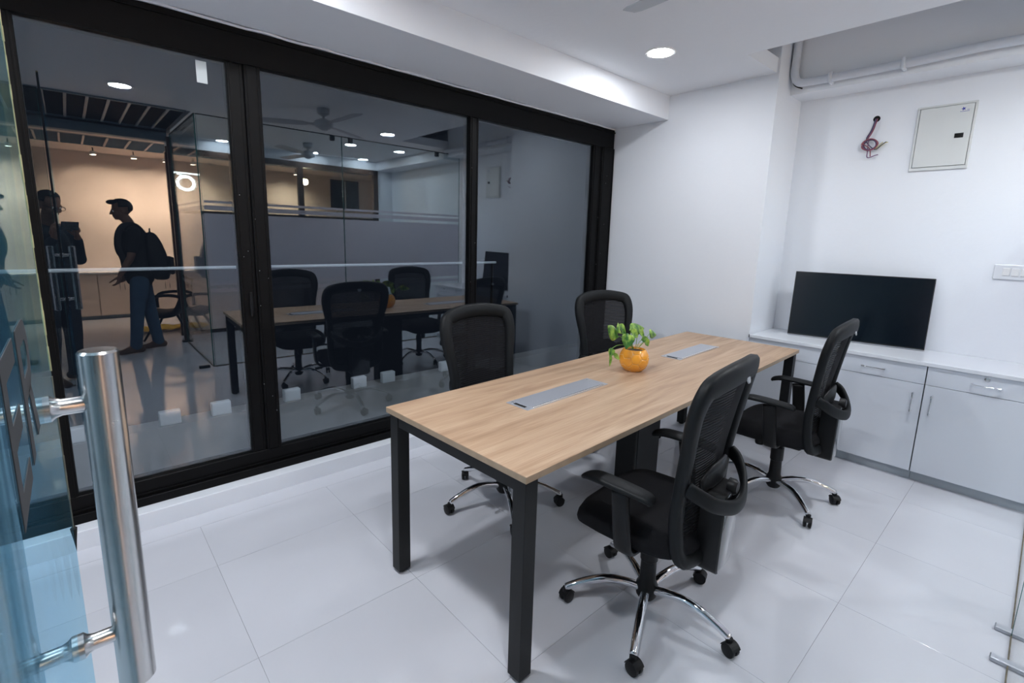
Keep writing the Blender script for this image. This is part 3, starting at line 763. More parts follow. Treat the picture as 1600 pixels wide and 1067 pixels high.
# ---------------------------------------------------------------- cabinets and worktop
def pull(L_, ax, parent, m=M['chrome']):
    """bow bar handle, long axis Y or Z, standing proud towards -X"""
    o = thing_part = None
    def P(t, out): return (-out, t, 0) if ax == 'Y' else (-out, 0, t)
    bm = bmesh.new(); tube(bm, [P(-L_ / 2, .022), P(-L_ / 4, .024), P(L_ / 4, .024), P(L_ / 2, .022)], .0038, 8, sub=2)
    for s in (-1, 1):
        tube(bm, [P(s * L_ / 2, 0), P(s * L_ / 2, .024)], [.0055, .0055], 10); tube(bm, [P(s * (L_ / 2 - .01), .022), P(s * (L_ / 2 + .004), .022)], .0062, 10)
    return fin(bm, 'handle', m, parent, sharp=50)
DRZ0, DRZ1, DOZ0 = .632, .748, .068
cabs = [(-.10, .4265, 'right', 'white cabinet unit nearest the partition, drawer with round lock'), (.4295, .957, 'mid', 'white cabinet unit behind the rear office chair, with one drawer'), (.960, YR - .002, 'left', 'white cabinet unit at the corner beside the plain wall, partly behind the table')]
for y0, y1, kind, lab in cabs:
    t = thing('cabinet', lab, 'cabinet', (XF, (y0 + y1) / 2, 0), 0, 'white cabinets under the worktop'); h = (y1 - y0) / 2
    box('body', .019, XT - XF - .003, -h, h, .06, .748, M['lam'], t)
    box('plinth', .05, .068, -h, h, 0, .06, M['kick'], t)
    bm = bmesh.new(); abox(bm, 0, .018, -h + .0015, h - .0015, DRZ0 + .0015, DRZ1 - .0015, .001); d1 = fin(bm, 'drawer', M['lam'], t)
    bm = bmesh.new(); abox(bm, 0, .018, -h + .0015, h - .0015, DOZ0, DRZ0 - .0015, .001); d2 = fin(bm, 'door', M['lam'], t)
    box('shadow_gap', .0185, .0195, -h, h, .062, .748, M['gap'], t)
    hd = pull(.118, 'Y', d1); hd.location = (0, 0, .688)
    hd = pull(.115, 'Z', d2); hd.location = (0, (h - .042) if kind == 'right' else (-h + .045), .513)
    if kind == 'right':
        llathe('lock', [(0, -.004), (.008, -.004), (.0125, -.003), (.0125, 0), (0, 0)], M['steel'], d1, 20, (0, 0, .728), 'X')
wk = thing('worktop', 'long white laminate worktop on the cabinets under the television', 'worktop', (XF, (YR - .10) / 2, .749)); 
bm = bmesh.new(); h = (YR - .004 + .10) / 2; abox(bm, -.012, XT - XF - .002, -h, h, 0, .0235, .0015); fin(bm, 'top_board', M['lamtop'], wk)
box('end_cap', -.013, -.0, h - .004, h + .002, -.0, .0235, M['tableblack'], wk)

# ---------------------------------------------------------------- television leaning on the wall
def tv():
    w_, h_ = .815, .485
    a = V((4.072, 1.307, 0)); b = V((4.208, .507, 0)); c = (a + b) / 2; ang = math.atan2((b - a).y, (b - a).x)
    t = thing('television', 'black flat television leaning on the wall on top of the cabinets', 'television', (c.x, c.y, .7755), ang)
    tl = R(-6)   # lean back towards the wall (local +y is away from the room)
    mt = Matrix.Rotation(tl, 4, 'X')
    bm = bmesh.new(); abox(bm, -w_ / 2, w_ / 2, 0, .022, 0, h_, .003, 2); abox(bm, -w_ / 2 + .12, w_ / 2 - .12, .022, .05, .04, .30, .01, 2); bmesh.ops.transform(bm, matrix=mt, verts=bm.verts); fin(bm, 'housing', M['tvblack'], t)
    bm = bmesh.new(); abox(bm, -w_ / 2 + .006, w_ / 2 - .006, -.0015, 0, .014, h_ - .006); bmesh.ops.transform(bm, matrix=mt, verts=bm.verts); fin(bm, 'screen', M['tvscreen'], t)
    bm = bmesh.new(); abox(bm, -w_ / 2, w_ / 2, -.002, .001, .001, .005); bmesh.ops.transform(bm, matrix=mt, verts=bm.verts); fin(bm, 'bottom_trim', M['alu'], t)
    bm = bmesh.new(); abox(bm, w_ / 2, w_ / 2 + .002, .001, .02, .002, h_ - .002); bmesh.ops.transform(bm, matrix=mt, verts=bm.verts); fin(bm, 'side_trim', M['alu'], t)
    return t
tvo = tv()

# ---------------------------------------------------------------- distribution box, wires, switches, pipe
t = thing('distribution_box', 'cream metal electrical distribution box on the niche wall', 'electrical box', (XT, .6145, 1.975))
W2, HB_ = .147, .39
bm = bmesh.new()
for (a, b, c, d_) in ((-W2, W2, -.012, .008), (-W2, W2, HB_ - .008, HB_ + .004), (-W2, -W2 + .012, .008, HB_ - .008), (W2 - .014, W2, .008, HB_ - .008)): abox(bm, -.014, 0, a, b, c, d_, .002)
fin(bm, 'frame', M['cream'], t)
d1 = box('door', -.019, -.002, -W2 + .0145, W2 - .0165, .0105, HB_ - .0105, M['cream'], t, bev=.002)
box('seam', -.004, -.001, -W2 + .011, W2 - .013, .007, HB_ - .007, M['gap'], t)
box('latch', -.0215, -.019, -.103, -.060, .178, .206, M['dark'], d1); box('latch_slide', -.0225, -.0215, -.101, -.090, .182, .202, M['blackp'], d1)
# printed emblem: star over an underline
bm = bmesh.new()
def starpoly(cy, cz, r, n=5):
    P = [bm.verts.new((-.0195, cy + (r if k % 2 == 0 else r * .42) * math.sin(PI * k / n + .3), cz + (r if k % 2 == 0 else r * .42) * math.cos(PI * k / n + .3))) for k in range(2 * n)]
    c = bm.verts.new((-.0195, cy, cz))
    for k in range(2 * n): bm.faces.new((c, P[k], P[(k + 1) % (2 * n)]))
starpoly(-.083, .352, .013)
for (a, b, z) in ((-.112, -.068, .335), (-.112, -.100, .343)):
    v = [bm.verts.new(q) for q in ((-.0195, a, z), (-.0195, b, z), (-.0195, b, z + .0025), (-.0195, a, z + .0025))]; bm.faces.new(v)
fin(bm, 'emblem', M['blue'], d1)

t = thing('loose_wires', 'coil of purple, red and blue wires hanging from a hole in the wall', 'wires', (XT, .987, 2.337))
llathe('wall_hole', [(0, -.001), (.019, -.001), (.021, 0), (0, 0)], M['dark'], t, 20, (0, 0, 0), 'X')
def coil(off, rr_, ph_, m, tail):
    c = (-.03 + off, .012, -.175); pts = [(-.002, off, .0), (-.025, .0 + off, -.03), (-.03, .01 + off, -.08), (-.03, .03 + off, -.125)]
    for k in range(15):
        a = ph_ + k * 2 * PI / 7; pts.append((c[0] + .006 * math.sin(k), c[1] + rr_ * 1.0 * math.sin(a) * (1 + .1 * math.sin(k * 2)), c[2] + rr_ * .85 * math.cos(a)))
    pts += tail
    bm = bmesh.new(); tube(bm, pts, .0033, 6, sub=4); fin(bm, 'wire', m, t, smooth=True)
coil(0, .042, .2, M['wirep'], [(-.03, .02, -.22), (-.03, .015, -.262), (-.03, -.03, -.250), (-.03, -.045, -.247)])
coil(.006, .038, .7, M['wireb'], [(-.03, -.02, -.21), (-.03, -.06, -.18), (-.028, -.082, -.165)])
coil(-.006, .046, 1.2, M['wirer'], [(-.03, .01, -.20), (-.03, .0, -.255)])
bm = bmesh.new()
for tl_ in ([(-.03, -.02, -.21), (-.028, -.055, -.172), (-.026, -.062, -.166)], [(-.03, -.03, -.212), (-.028, -.07, -.175), (-.026, -.09, -.168)]): tube(bm, tl_, .003, 6, sub=3)
fin(bm, 'wire_end', M['wirey'], t, smooth=True)

t = thing('switch_plate', 'white wall switch plate at the right edge above the worktop', 'switch', (XT, .13, 1.322))
box('plate', -.011, 0, -.12, .125, -.045, .047, M['plug'], t, bev=.004, seg=2)
for y in (.068, .028, -.012, -.052):
    box('rocker', -.0165, -.010, y - .0165, y + .0165, -.022, .026, M['lampring'], t, bev=.003)

t = thing('ceiling_pipe', 'white painted conduit pipe bending along the ceiling beam', 'pipe', (4.03, 0, 0))
bm = bmesh.new(); tube(bm, [(-.02, 1.452, 2.93), (-.02, 1.455, 2.75), (-.02, 1.455, 2.66), (-.02, 1.425, 2.605), (-.02, 1.36, 2.592), (-.02, 1.1, 2.590), (-.02, .75, 2.592), (-.025, .45, 2.60), (-.02, .2, 2.597), (-.02, -.09, 2.600)], .027, 14, sub=5)
fin(bm, 'pipe_run', M['pipe'], t, smooth=True)
for y in (1.22, .82): 
    bm = bmesh.new(); abox(bm, -.055, .03, y - .012, y + .012, 2.553, 2.628, .01, 2); fin(bm, 'pipe_clamp', M['pipe'], t)
bm = bmesh.new(); tube(bm, [(.0, 1.475, 2.92), (.0, 1.478, 2.70), (-.0, 1.46, 2.60), (0, 1.40, 2.560)], .005, 8, sub=4); fin(bm, 'cable', M['blackp'], t, smooth=True)

# ---------------------------------------------------------------- ceiling fan
def make_fan(x, y, ang, lab):
    t = thing('ceiling_fan', lab, 'fan', (x, y, H), 0, 'grey three blade ceiling fans')
    llathe('canopy', [(0, 0), (.06, 0), (.055, -.05), (.02, -.07), (0, -.07)], M['fan'], t, 24)
    ltube('down_rod', [(0, 0, -.05), (0, 0, -.12)], .011, M['fan'], t)
    llathe('motor', [(0, -.09), (.03, -.095), (.045, -.105), (.085, -.12), (.092, -.145), (.085, -.17), (.05, -.185), (.03, -.20), (0, -.205)], M['fan'], t, 32)
    for k in range(3):
        a = ang + k * 2 * PI / 3; m_ = Matrix.Rotation(a, 4, 'Z')
        bm = bmesh.new()
        prof = [(.08, .028), (.14, .022), (.18, .05), (.30, .058), (.58, .060), (.65, .056), (.68, .040)]
        vs = []
        for r, wd in prof:
            vs.append([bm.verts.new((r, s * wd, -.15 + s * wd * -.16 + dz)) for s in (-1, 1) for dz in (0, .004)])
        for A, B in zip(vs, vs[1:]):
            bm.faces.new((A[0], A[2], B[2], B[0])); bm.faces.new((A[1], B[1], B[3], A[3])); bm.faces.new((A[0], B[0], B[1], A[1])); bm.faces.new((A[2], A[3], B[3], B[2]))
        bm.faces.new((vs[0][0], vs[0][1], vs[0][3], vs[0][2])); bm.faces.new((vs[-1][0], vs[-1][2], vs[-1][3], vs[-1][1]))
        bmesh.ops.transform(bm, matrix=m_, verts=bm.verts); fin(bm, 'blade', M['fan'], t)
make_fan(1.97, .80, R(86), 'grey ceiling fan over the meeting table, mirrored in the window')
make_fan(2.55, -1.25, R(20), 'second grey ceiling fan beyond the glass partition, mirrored smaller')

# ---------------------------------------------------------------- potted plant
def plant():
    px, py = 2.258, 1.474
    t = thing('potted_plant', 'orange football patterned pot with a green pothos on the table', 'potted plant', (px, py, TH))
    rad = .080; cz = .066
    # 32 panel centres of a truncated icosahedron
    g = (1 + 5 ** .5) / 2
    ico = [V(p).normalized() for a in (-1, 1) for b in (-g, g) for p in ((0, a, b), (a, b, 0), (b, 0, a))]
    dd = min((ico[0] - q).length for q in ico[1:])
    faces = []
    for i in range(12):
        for j in range(i + 1, 12):
            for k in range(j + 1, 12):
                if all((ico[p] - ico[q]).length < dd * 1.1 for p, q in ((i, j), (j, k), (i, k))): faces.append((ico[i] + ico[j] + ico[k]).normalized())
    rot = Euler((.5, .35, .4)).to_matrix()
    cen = [(rot @ c, .935) for c in ico] + [(rot @ c, 1.0) for c in faces]
    bm = bmesh.new(); NU, NV = 128, 72; rows = []
    z0, z1 = math.radians(-57), math.radians(43)
    grv = {}
    for j in range(NV + 1):
        ph_ = z0 + (z1 - z0) * j / NV; row = []
        for i in range(NU):
            th = 2 * PI * i / NU; d_ = V((math.cos(ph_) * math.cos(th), math.cos(ph_) * math.sin(th), math.sin(ph_)))
            s = sorted((math.acos(max(-1, min(1, d_.dot(c)))) / w for c, w in cen))
            e = s[1] - s[0]; dep = .0030 * max(0, 1 - e / .07)
            v = bm.verts.new(d_ * (rad - dep) + V((0, 0, cz))); grv[v] = e < .042; row.append(v)
        rows.append(row)
    for A, B in zip(rows, rows[1:]):
        for i in range(NU):
            f = bm.faces.new((A[i], A[(i + 1) % NU], B[(i + 1) % NU], B[i])); f.material_index = 1 if sum(grv[v] for v in f.verts) >= 3 else 0
    bm.faces.new(rows[0][::-1])
    inner = [[bm.verts.new((r * math.cos(2 * PI * i / NU), r * math.sin(2 * PI * i / NU), z)) for i in range(NU)] for r, z in ((.0545, .1215), (.052, .119), (.052, .105))]
    for A, B in zip([rows[-1]] + inner, inner):
        for i in range(NU): bm.faces.new((A[i], A[(i + 1) % NU], B[(i + 1) % NU], B[i]))
    bm.faces.new(inner[-1])
    fin(bm, 'pot', [M['pot'], M['groove']], t, smooth=True)
    bm = bmesh.new(); lathe(bm, [(0, .113), (.02, .115), (.0515, .110), (.0515, .106)], 24); fin(bm, 'soil', M['soil'], t, smooth=True)
    # view-facing frame only used to lay leaves out in metres around the pot: ax = along the room, dz up, dp depth
    def P(x, z, dp=0):   # x is measured along world X from the pot centre
        return V((x, dp, z))
    def leaf(base, tip, wd, side, curl=.25, pet=None):
        b, e = V(base), V(tip); ax = e - b; L_ = ax.length; ax.normalize(); sd = V(side); sd = (sd - ax * sd.dot(ax)).normalized(); nm = ax.cross(sd)
        bm = bmesh.new(); g = []
        pr = [(-.03, .02), (.0, .30), (.06, .70), (.16, .95), (.30, 1.0), (.45, .93), (.6, .76), (.75, .52), (.88, .26), (1.0, .02)]
        for s, wv in pr:
            row = []
            for k in range(-3, 4):
                q = k / 3; back = -.07 * (1 - abs(q)) if s < .05 else 0
                row.append(bm.verts.new(b + ax * (s + back) * L_ + sd * q * wv * wd * .62 + nm * (.55 * curl * wd * q * q * wv - .10 * L_ * s * s + .02 * wd * math.sin(s * 9))))
            g.append(row)
        for A, B in zip(g, g[1:]):
            for k in range(6): bm.faces.new((A[k], A[k + 1], B[k + 1], B[k]))
        o = fin(bm, 'leaf', M['leaf'], t, smooth=True); md = o.modifiers.new('s', 'SOLIDIFY'); md.thickness = .0008
        if pet:
            bm = bmesh.new(); tube(bm, [V(q) for q in pet] + [b + ax * .004], .0016, 6, sub=3); fin(bm, 'stem', M['stem'], o, smooth=True)
    k = 1.0
    X = (.62, -.5, .3); Z = (0, 0, 1)
    leaf((-.150, .01, .205), (-.245, .02, .272), .062, (.3, .2, 1), .3, [(-.02, 0, .12), (-.06, .01, .17), (-.11, .01, .195)])
    leaf((-.095, -.01, .215), (-.120, -.03, .140), .066, (1, -.3, .1), .35, [(-.02, 0, .12), (-.05, -.01, .19)])
    leaf((-.140, 0, .225), (-.150, .02, .278), .035, (.8, .2, .1), .5, [(-.02, 0, .12), (-.08, 0, .19)])
    leaf((-.115, .03, .262), (-.075, .0, .190), .045, (.9, .3, .3), .3, [(-.01, 0, .12), (-.08, .02, .22)])
    leaf((-.052, 0, .232), (.082, -.01, .232), .060, (.1, .4, 1), -.25, [(-.01, 0, .12), (-.05, 0, .18)])
    leaf((-.056, -.01, .225), (.002, -.02, .190), .042, (.2, .3, 1), .3, [(-.01, 0, .12), (-.05, -.01, .17)])
    leaf((.022, 0, .226), (.082, -.01, .178), .036, (.6, .3, 1), .3, [(.01, 0, .12), (.015, 0, .19)])
    leaf((.140, 0, .192), (.245, .01, .170), .044, (.1, .3, 1), -.3, [(.03, 0, .12), (.07, 0, .145), (.12, 0, .18)])
    leaf((.066, -.02, .165), (.090, -.03, .128), .032, (1, -.2, .3), .4, [(.03, 0, .12), (.05, -.01, .14)])
    leaf((.045, -.01, .168), (.100, -.02, .172), .030, (.1, .2, 1), .3, [(.02, 0, .12), (.035, 0, .15)])
    leaf((-.232, -.01, .156), (-.247, -.02, .112), .034, (1, -.2, .2), .5, [(-.03, 0, .125), (-.10, 0, .155), (-.18, -.01, .165)])
    leaf((-.238, -.01, .120), (-.243, -.02, .062), .018, (1, -.1, .1), .6, [(-.232, -.01, .150)])
    leaf((-.222, -.02, .128), (-.168, -.03, .088), .020, (.3, 0, 1), .5, [(-.232, -.01, .150)])
plant()

# ---------------------------------------------------------------- people
def chain(pts, radii, flat=None, ref=(0, 1, 0), n=14):
    """closed tapered limb with rounded ends; flat = list of (a, b) half sizes"""
    P = [V(p) for p in pts]
    if flat is None: R_ = [(r[0], r[1]) if isinstance(r, tuple) else (r, r) for r in radii]
    else: R_ = flat
    d0 = (P[1] - P[0]).normalized(); d1 = (P[-1] - P[-2]).normalized()
    c = crom(P, 4); rs = []
    for i in range(len(R_) - 1):
        for k in range(4): rs.append((R_[i][0] + (R_[i + 1][0] - R_[i][0]) * k / 4, R_[i][1] + (R_[i + 1][1] - R_[i][1]) * k / 4))
    rs.append(R_[-1])
    e0 = min(R_[0]); e1 = min(R_[-1])
    pre = [(P[0] - d0 * e0 * s_, math.sqrt(1 - s_ * s_)) for s_ in (.97, .75, .4)]; post = [(P[-1] + d1 * e1 * s_, math.sqrt(1 - s_ * s_)) for s_ in (.4, .75, .97)]
    seq = [(p, (R_[0][0] * q, R_[0][1] * q)) for p, q in pre] + list(zip(c, rs)) + [(p, (R_[-1][0] * q, R_[-1][1] * q)) for p, q in post]
    bm = bmesh.new(); rings = []; rf = V(ref)
    for i, (p, (a_, b_)) in enumerate(seq):
        t = (seq[min(i + 1, len(seq) - 1)][0] - seq[max(i - 1, 0)][0]).normalized()
        u = rf - t * rf.dot(t)
        if u.length < .05: u = V((1, 0, .01)) - t * t.x
        u.normalize(); w_ = t.cross(u)
        rings.append([bm.verts.new(p + u * a_ * math.cos(2 * PI * k / n) + w_ * b_ * math.sin(2 * PI * k / n)) for k in range(n)])
    for A, B in zip(rings, rings[1:]):
        for k in range(n): bm.faces.new((A[k], A[(k + 1) % n], B[(k + 1) % n], B[k]))
    bm.faces.new(rings[0][::-1]); bm.faces.new(rings[-1]); bmesh.ops.recalc_face_normals(bm, faces=bm.faces)
    me = bpy.data.meshes.new('c'); bm.to_mesh(me); bm.free(); return me
def fuse(meshes, name, m, parent, voxel=.008, loc=None, rot=None, bms=()):
    bm = bmesh.new()
    for me in meshes: bm.from_mesh(me); bpy.data.meshes.remove(me)
    me = bpy.data.meshes.new(name); bm.to_mesh(me); bm.free()
    o = link(name + '_tmp', me, None); md = o.modifiers.new('r', 'REMESH'); md.mode = 'VOXEL'; md.voxel_size = voxel
    sm = o.modifiers.new('s', 'SMOOTH'); sm.iterations = 3; sm.factor = .5
    dg = bpy.context.evaluated_depsgraph_get(); dg.update()
    res = bpy.data.meshes.new_from_object(o.evaluated_get(dg)); bpy.data.objects.remove(o); bpy.data.meshes.remove(me)
    res.name = name; res.materials.clear()
    return link(name, res, m, parent, loc, rot, smooth=True)
def head_mesh(c, up, fwd, hs=1.0):
    """skull, jaw, nose, brow, ears as one mesh; c centre of head"""
    bm = bmesh.new(); c = V(c); f = V(fwd).normalized(); u = V(up); u = (u - f * u.dot(f)).normalized(); r = u.cross(f) * -1
    mt = Matrix((r, f, u)).transposed().to_4x4(); mt.translation = c
    def ell(p, s, n=16):
        res = bmesh.ops.create_uvsphere(bm, u_segments=n, v_segments=n // 2 + 2, radius=1)
        bmesh.ops.transform(bm, matrix=mt @ Matrix.Translation(V(p) * hs) @ Matrix.Diagonal((s[0] * hs, s[1] * hs, s[2] * hs, 1)), verts=res['verts'])
    ell((0, -.008, .025), (.073, .092, .088), 24)      # cranium
    ell((0, .022, -.045), (.055, .062, .068), 20)      # face and jaw
    ell((0, .062, -.088), (.026, .022, .020))          # chin
    ell((0, .094, -.022), (.012, .014, .026)); ell((0, .104, -.036), (.014, .015, .011))   # nose bridge, tip
    ell((0, .078, .006), (.052, .016, .012))           # brow
    ell((0, .082, -.060), (.025, .014, .007)); ell((0, .081, -.071), (.022, .013, .007))   # lips
    for s in (-1, 1):
        ell((s * .073, -.002, -.018), (.008, .019, .031)); ell((s * .030, .077, -.012), (.013, .010, .008)); ell((s * .042, .060, -.040), (.018, .02, .02))
    me = bpy.data.meshes.new('h'); bm.to_mesh(me); bm.free(); return me, mt
def hand_meshes(wrist, dirv, palmn, side, curl, s=1.0):
    """palm plus five fingers. dirv: along the hand, palmn: out of the palm, side: +1/-1 thumb side"""
    w_ = V(wrist); d_ = V(dirv).normalized(); n_ = V(palmn); n_ = (n_ - d_ * n_.dot(d_)).normalized(); x_ = d_.cross(n_) * side
    out = [chain([w_, w_ + d_ * .035 * s, w_ + d_ * .075 * s], [(.026 * s, .017 * s), (.034 * s, .016 * s), (.036 * s, .014 * s)])]
    for k, (off, L_) in enumerate(((.030, .070), (.010, .080), (-.010, .075), (-.029, .060))):
        p = w_ + d_ * .070 * s + x_ * off * s; pts = [p - d_ * .02 * s, p]; a = 0; q = p
        for j, fr in enumerate((.42, .32, .26)):
            a += curl * (1 + .12 * k); q = q + (d_ * math.cos(a) + n_ * math.sin(a)) * L_ * fr * s; pts.append(q)
        out.append(chain(pts, [.0095 * s, .0092 * s, .0085 * s, .0078 * s, .0065 * s]))
    p = w_ + d_ * .018 * s + x_ * .024 * s
    out.append(chain([p, p + (x_ * .75 + d_ * .6 + n_ * .3) * .038 * s, p + (x_ * .75 + d_ * 1.2 + n_ * .8) * .048 * s, p + (x_ * .55 + d_ * 1.6 + n_ * 1.2) * .052 * s], [.013 * s, .011 * s, .009 * s, .007 * s]))
    return out

def person(spec):
    t = thing('person', spec['label'], 'person', spec['base'], 0)
    J = {k: V(v) - V(spec['base']) for k, v in spec['J'].items()}
    lat = (J['sL'] - J['sR']); lat.z = 0; lat.normalize()
    def limbs(g, arm, leg, el=1.0):
        out = []
        for s in 'LR':
            sh = J['s' + s]; e = J['e' + s]; w_ = J['w' + s]
            if arm == 'full': out.append(chain([J['collar'].lerp(sh, .55), sh, sh.lerp(e, .5), e, e.lerp(w_, .35), w_], [.05 * g, .052 * g, .046 * g, .038 * g, .036 * g, .025 * g], ref=lat))
            elif arm == 'sleeve':
                q = sh.lerp(e, el); out.append(chain([J['collar'].lerp(sh, .5), sh, sh.lerp(q, .5), q], [.062, .066, .060, .056], ref=lat))
                if el >= 1: out.append(chain([e, e.lerp(w_, .4), e.lerp(w_, .85)], [.052, .046, .038], ref=lat))
            if leg:
                h = J['h' + s]; k_ = J['k' + s]; a_ = J['a' + s]
                out.append(chain([h, h.lerp(k_, .3), k_, k_.lerp(a_, .3), k_.lerp(a_, .85), a_], [.085 * g, .080 * g, .058 * g, .056 * g, .042 * g, .040 * g] if leg == 1 else [.095, .092, .070, .066, .060, .062], ref=lat))
        return out
    hm, mt = head_mesh(J['head'], spec.get('up', (0, 0, 1)), spec['face'])
    torso = chain([J['pelvis'], J['waist'], J['chest'], J['collar'] - V((0, 0, .03))], None, [(.145, .10), (.125, .09), (.150, .10), (.11, .07)], ref=lat, n=20)
    neck = chain([J['collar'] - V((0, 0, .03)), J['neck'], J['skull']], [.058, .052, .052], ref=lat)
    parts = [torso, neck, hm] + limbs(1.0, 'full', 1)
    for s in 'LR': parts.append(chain([J['a' + s], J['f' + s]], [.036, .03]))
    for s in ('L', 'R'):
        dv, pn, sd, cu = spec['hand' + s]; parts += hand_meshes(J['w' + s], dv, pn, sd, cu)
    fuse(parts, 'body', M['skin'], t, .006)
    hem = J['pelvis'] - V((0, 0, .04))
    fuse([chain([hem, J['waist'], J['chest'], J['collar'] - V((0, 0, .02)), J['collar'].lerp(J['neck'], .35)], None, [(.172, .142), (.165, .142), (.182, .140), (.135, .10), (.062, .060)], ref=lat, n=20)] + limbs(1, 'sleeve', 0, spec.get('sleeve', .72)), 'shirt', spec['shirt'], t, .009)
    fuse([chain([J['pelvis'] - V((0, 0, .05)), J['pelvis'] + V((0, 0, .03)), J['pelvis'].lerp(J['waist'], .6)], None, [(.155, .112), (.158, .115), (.145, .105)], ref=lat, n=20)] + limbs(1, '', 2), 'jeans', spec['trousers'], t, .009)
    for s in 'LR':
        a = J['a' + s]; f = (J['f' + s] - a); f.z = 0; f.normalize()
        h = V((a.x, a.y, .0)) - f * .05
        fuse([chain([h + V((0, 0, .045)), h + f * .06 + V((0, 0, .055)), h + f * .15 + V((0, 0, .036)), h + f * .235 + V((0, 0, .028))], [(.040, .042), (.043, .05), (.046, .034), (.034, .022)])], 'shoe', spec['shoe'], t, .006)
    # hair cap
    bm = bmesh.new(); res = bmesh.ops.create_uvsphere(bm, u_segments=28, v_segments=18, radius=1)
    for v in list(bm.verts):
        p = v.co.copy()
        if (p.z < -.15 and p.y > -.3) or p.z < -.62 or (p.y > .55 and p.z < .35): bm.verts.remove(v)
    for v in bm.verts: v.co = V((v.co.x * .081, v.co.y * .101 - .010, v.co.z * .095 + .030 + .012 * max(0, v.co.y) * (v.co.z > .2)))
    if spec.get('quiff'):
        r2 = bmesh.ops.create_uvsphere(bm, u_segments=14, v_segments=10, radius=1); bmesh.ops.transform(bm, matrix=Matrix.Translation((0, .072, .088)) @ Matrix.Diagonal((.06, .052, .028, 1)), verts=r2['verts'])
    bmesh.ops.transform(bm, matrix=mt, verts=bm.verts)
    h = fin(bm, 'hair', M['hair'], t, smooth=True); md = h.modifiers.new('s', 'SOLIDIFY'); md.thickness = .006
    # eyes
    bm = bmesh.new()
    for s in (-1, 1):
        r2 = bmesh.ops.create_uvsphere(bm, u_segments=10, v_segments=8, radius=.011); bmesh.ops.transform(bm, matrix=mt @ Matrix.Translation((s * .030, .080, -.010)), verts=r2['verts'])
    fin(bm, 'eyes', M['lampring'], t, smooth=True)
    return t, J, mt

# man with a backpack, waiting in the corridor
base = (.56, -1.36, 0)
J = dict(pelvis=(.585, -1.36, .93), waist=(.56, -1.36, 1.07), chest=(.545, -1.36, 1.27), collar=(.56, -1.36, 1.42), neck=(.535, -1.36, 1.50), skull=(.50, -1.36, 1.56), head=(.482, -1.36, 1.645),
         sR=(.555, -1.19, 1.395), eR=(.505, -1.14, 1.13), wR=(.395, -1.15, .925), sL=(.555, -1.53, 1.395), eL=(.56, -1.60, 1.13), wL=(.47, -1.60, .92),
         hR=(.575, -1.27, .86), kR=(.52, -1.265, .48), aR=(.475, -1.265, .09), fR=(.37, -1.25, .04), hL=(.60, -1.45, .86), kL=(.655, -1.46, .48), aL=(.71, -1.47, .09), fL=(.62, -1.46, .04))
man, Jm, _ = person(dict(label='man in black shirt and blue jeans wearing a backpack, mirrored in the window', base=base, J=J, face=(-1, .08, -.10), up=(-.08, 0, 1), shirt=M['shirt'], trousers=M['denim'], shoe=M['shoe'], quiff=True,
                     handR=((-.25, 0, -1), (-.9, -.5, .2), 1, .35), handL=((-.2, 0, -1), (-.9, .5, .2), -1, .35)))
bp = thing('backpack', 'black backpack worn by the man mirrored in the window', 'backpack', (.77, -1.36, .86))
bm = bmesh.new(); secs = [(-.02, .06, .10), (.03, .095, .15), (.18, .115, .165), (.34, .105, .16), (.47, .075, .13), (.55, .04, .08)]
rings = []
for z, a, b in secs:
    rings.append([bm.verts.new((math.copysign(abs(math.cos(q)) ** .6, math.cos(q)) * a + .02 - z * .13, math.copysign(abs(math.sin(q)) ** .6, math.sin(q)) * b, z)) for q in [2 * PI * k / 24 for k in range(24)]])
for A, B in zip(rings, rings[1:]):
    for k in range(24): bm.faces.new((A[k], A[(k + 1) % 24], B[(k + 1) % 24], B[k]))
bm.faces.new(rings[0][::-1]); bm.faces.new(rings[-1]); o = fin(bm, 'bag_body', M['bag'], bp, smooth=True)
sbm = o.modifiers.new('s', 'SUBSURF'); sbm.levels = 1; sbm.render_levels = 1
bm = bmesh.new(); abox(bm, .10, .15, -.11, .11, .05, .26, .02, 3); fin(bm, 'front_pocket', M['bag'], bp)
for s in (-1, 1):
    ltube('shoulder_strap', [(-.10, s * .09, .50), (-.18, s * .115, .61), (-.28, s * .12, .615), (-.345, s * .13, .50), (-.345, s * .16, .30), (-.22, s * .185, .12), (-.08, s * .13, .05)], 1, M['bag'], bp, n=10, sub=4, flat=(.006, .026), ref=V((0, 1, 0)))
ltube('grab_handle', [(-.05, -.03, .55), (-.05, 0, .585), (-.05, .03, .55)], .006, M['bag'], bp, sub=4)

# photographer just behind the camera, holding the phone
fa = R(47.9); F = V((math.cos(fa), math.sin(fa), 0)); Rr = V((math.sin(fa), -math.cos(fa), 0))
O = Rr * .085 - F * .275
def pp(r, f, z): q = O + Rr * r + F * f; return (q.x, q.y, z)
def ph0(r, f, z): q = Rr * r + F * f; return (q.x, q.y, z)
hx = .235 + .0
Jp = dict(pelvis=pp(0, -.02, .93), waist=pp(0, -.02, 1.06), chest=pp(0, -.02, 1.25), collar=pp(0, -.02, 1.41), neck=pp(0, -.0, 1.49), skull=pp(0, .02, 1.55), head=pp(0, .035, 1.635),
          sR=pp(.17, -.02, 1.385), eR=ph0(.265, -.20, 1.15), wR=ph0(.152, -.070, 1.355), sL=pp(-.17, -.02, 1.385), eL=ph0(-.115, -.20, 1.15), wL=ph0(-.048, -.070, 1.355),
          hR=pp(.09, -.02, .86), kR=pp(.10, .0, .47), aR=pp(.11, -.03, .09), fR=pp(.13, .09, .04), hL=pp(-.09, -.02, .86), kL=pp(-.10, .0, .47), aL=pp(-.11, -.03, .09), fL=pp(-.13, .09, .04))
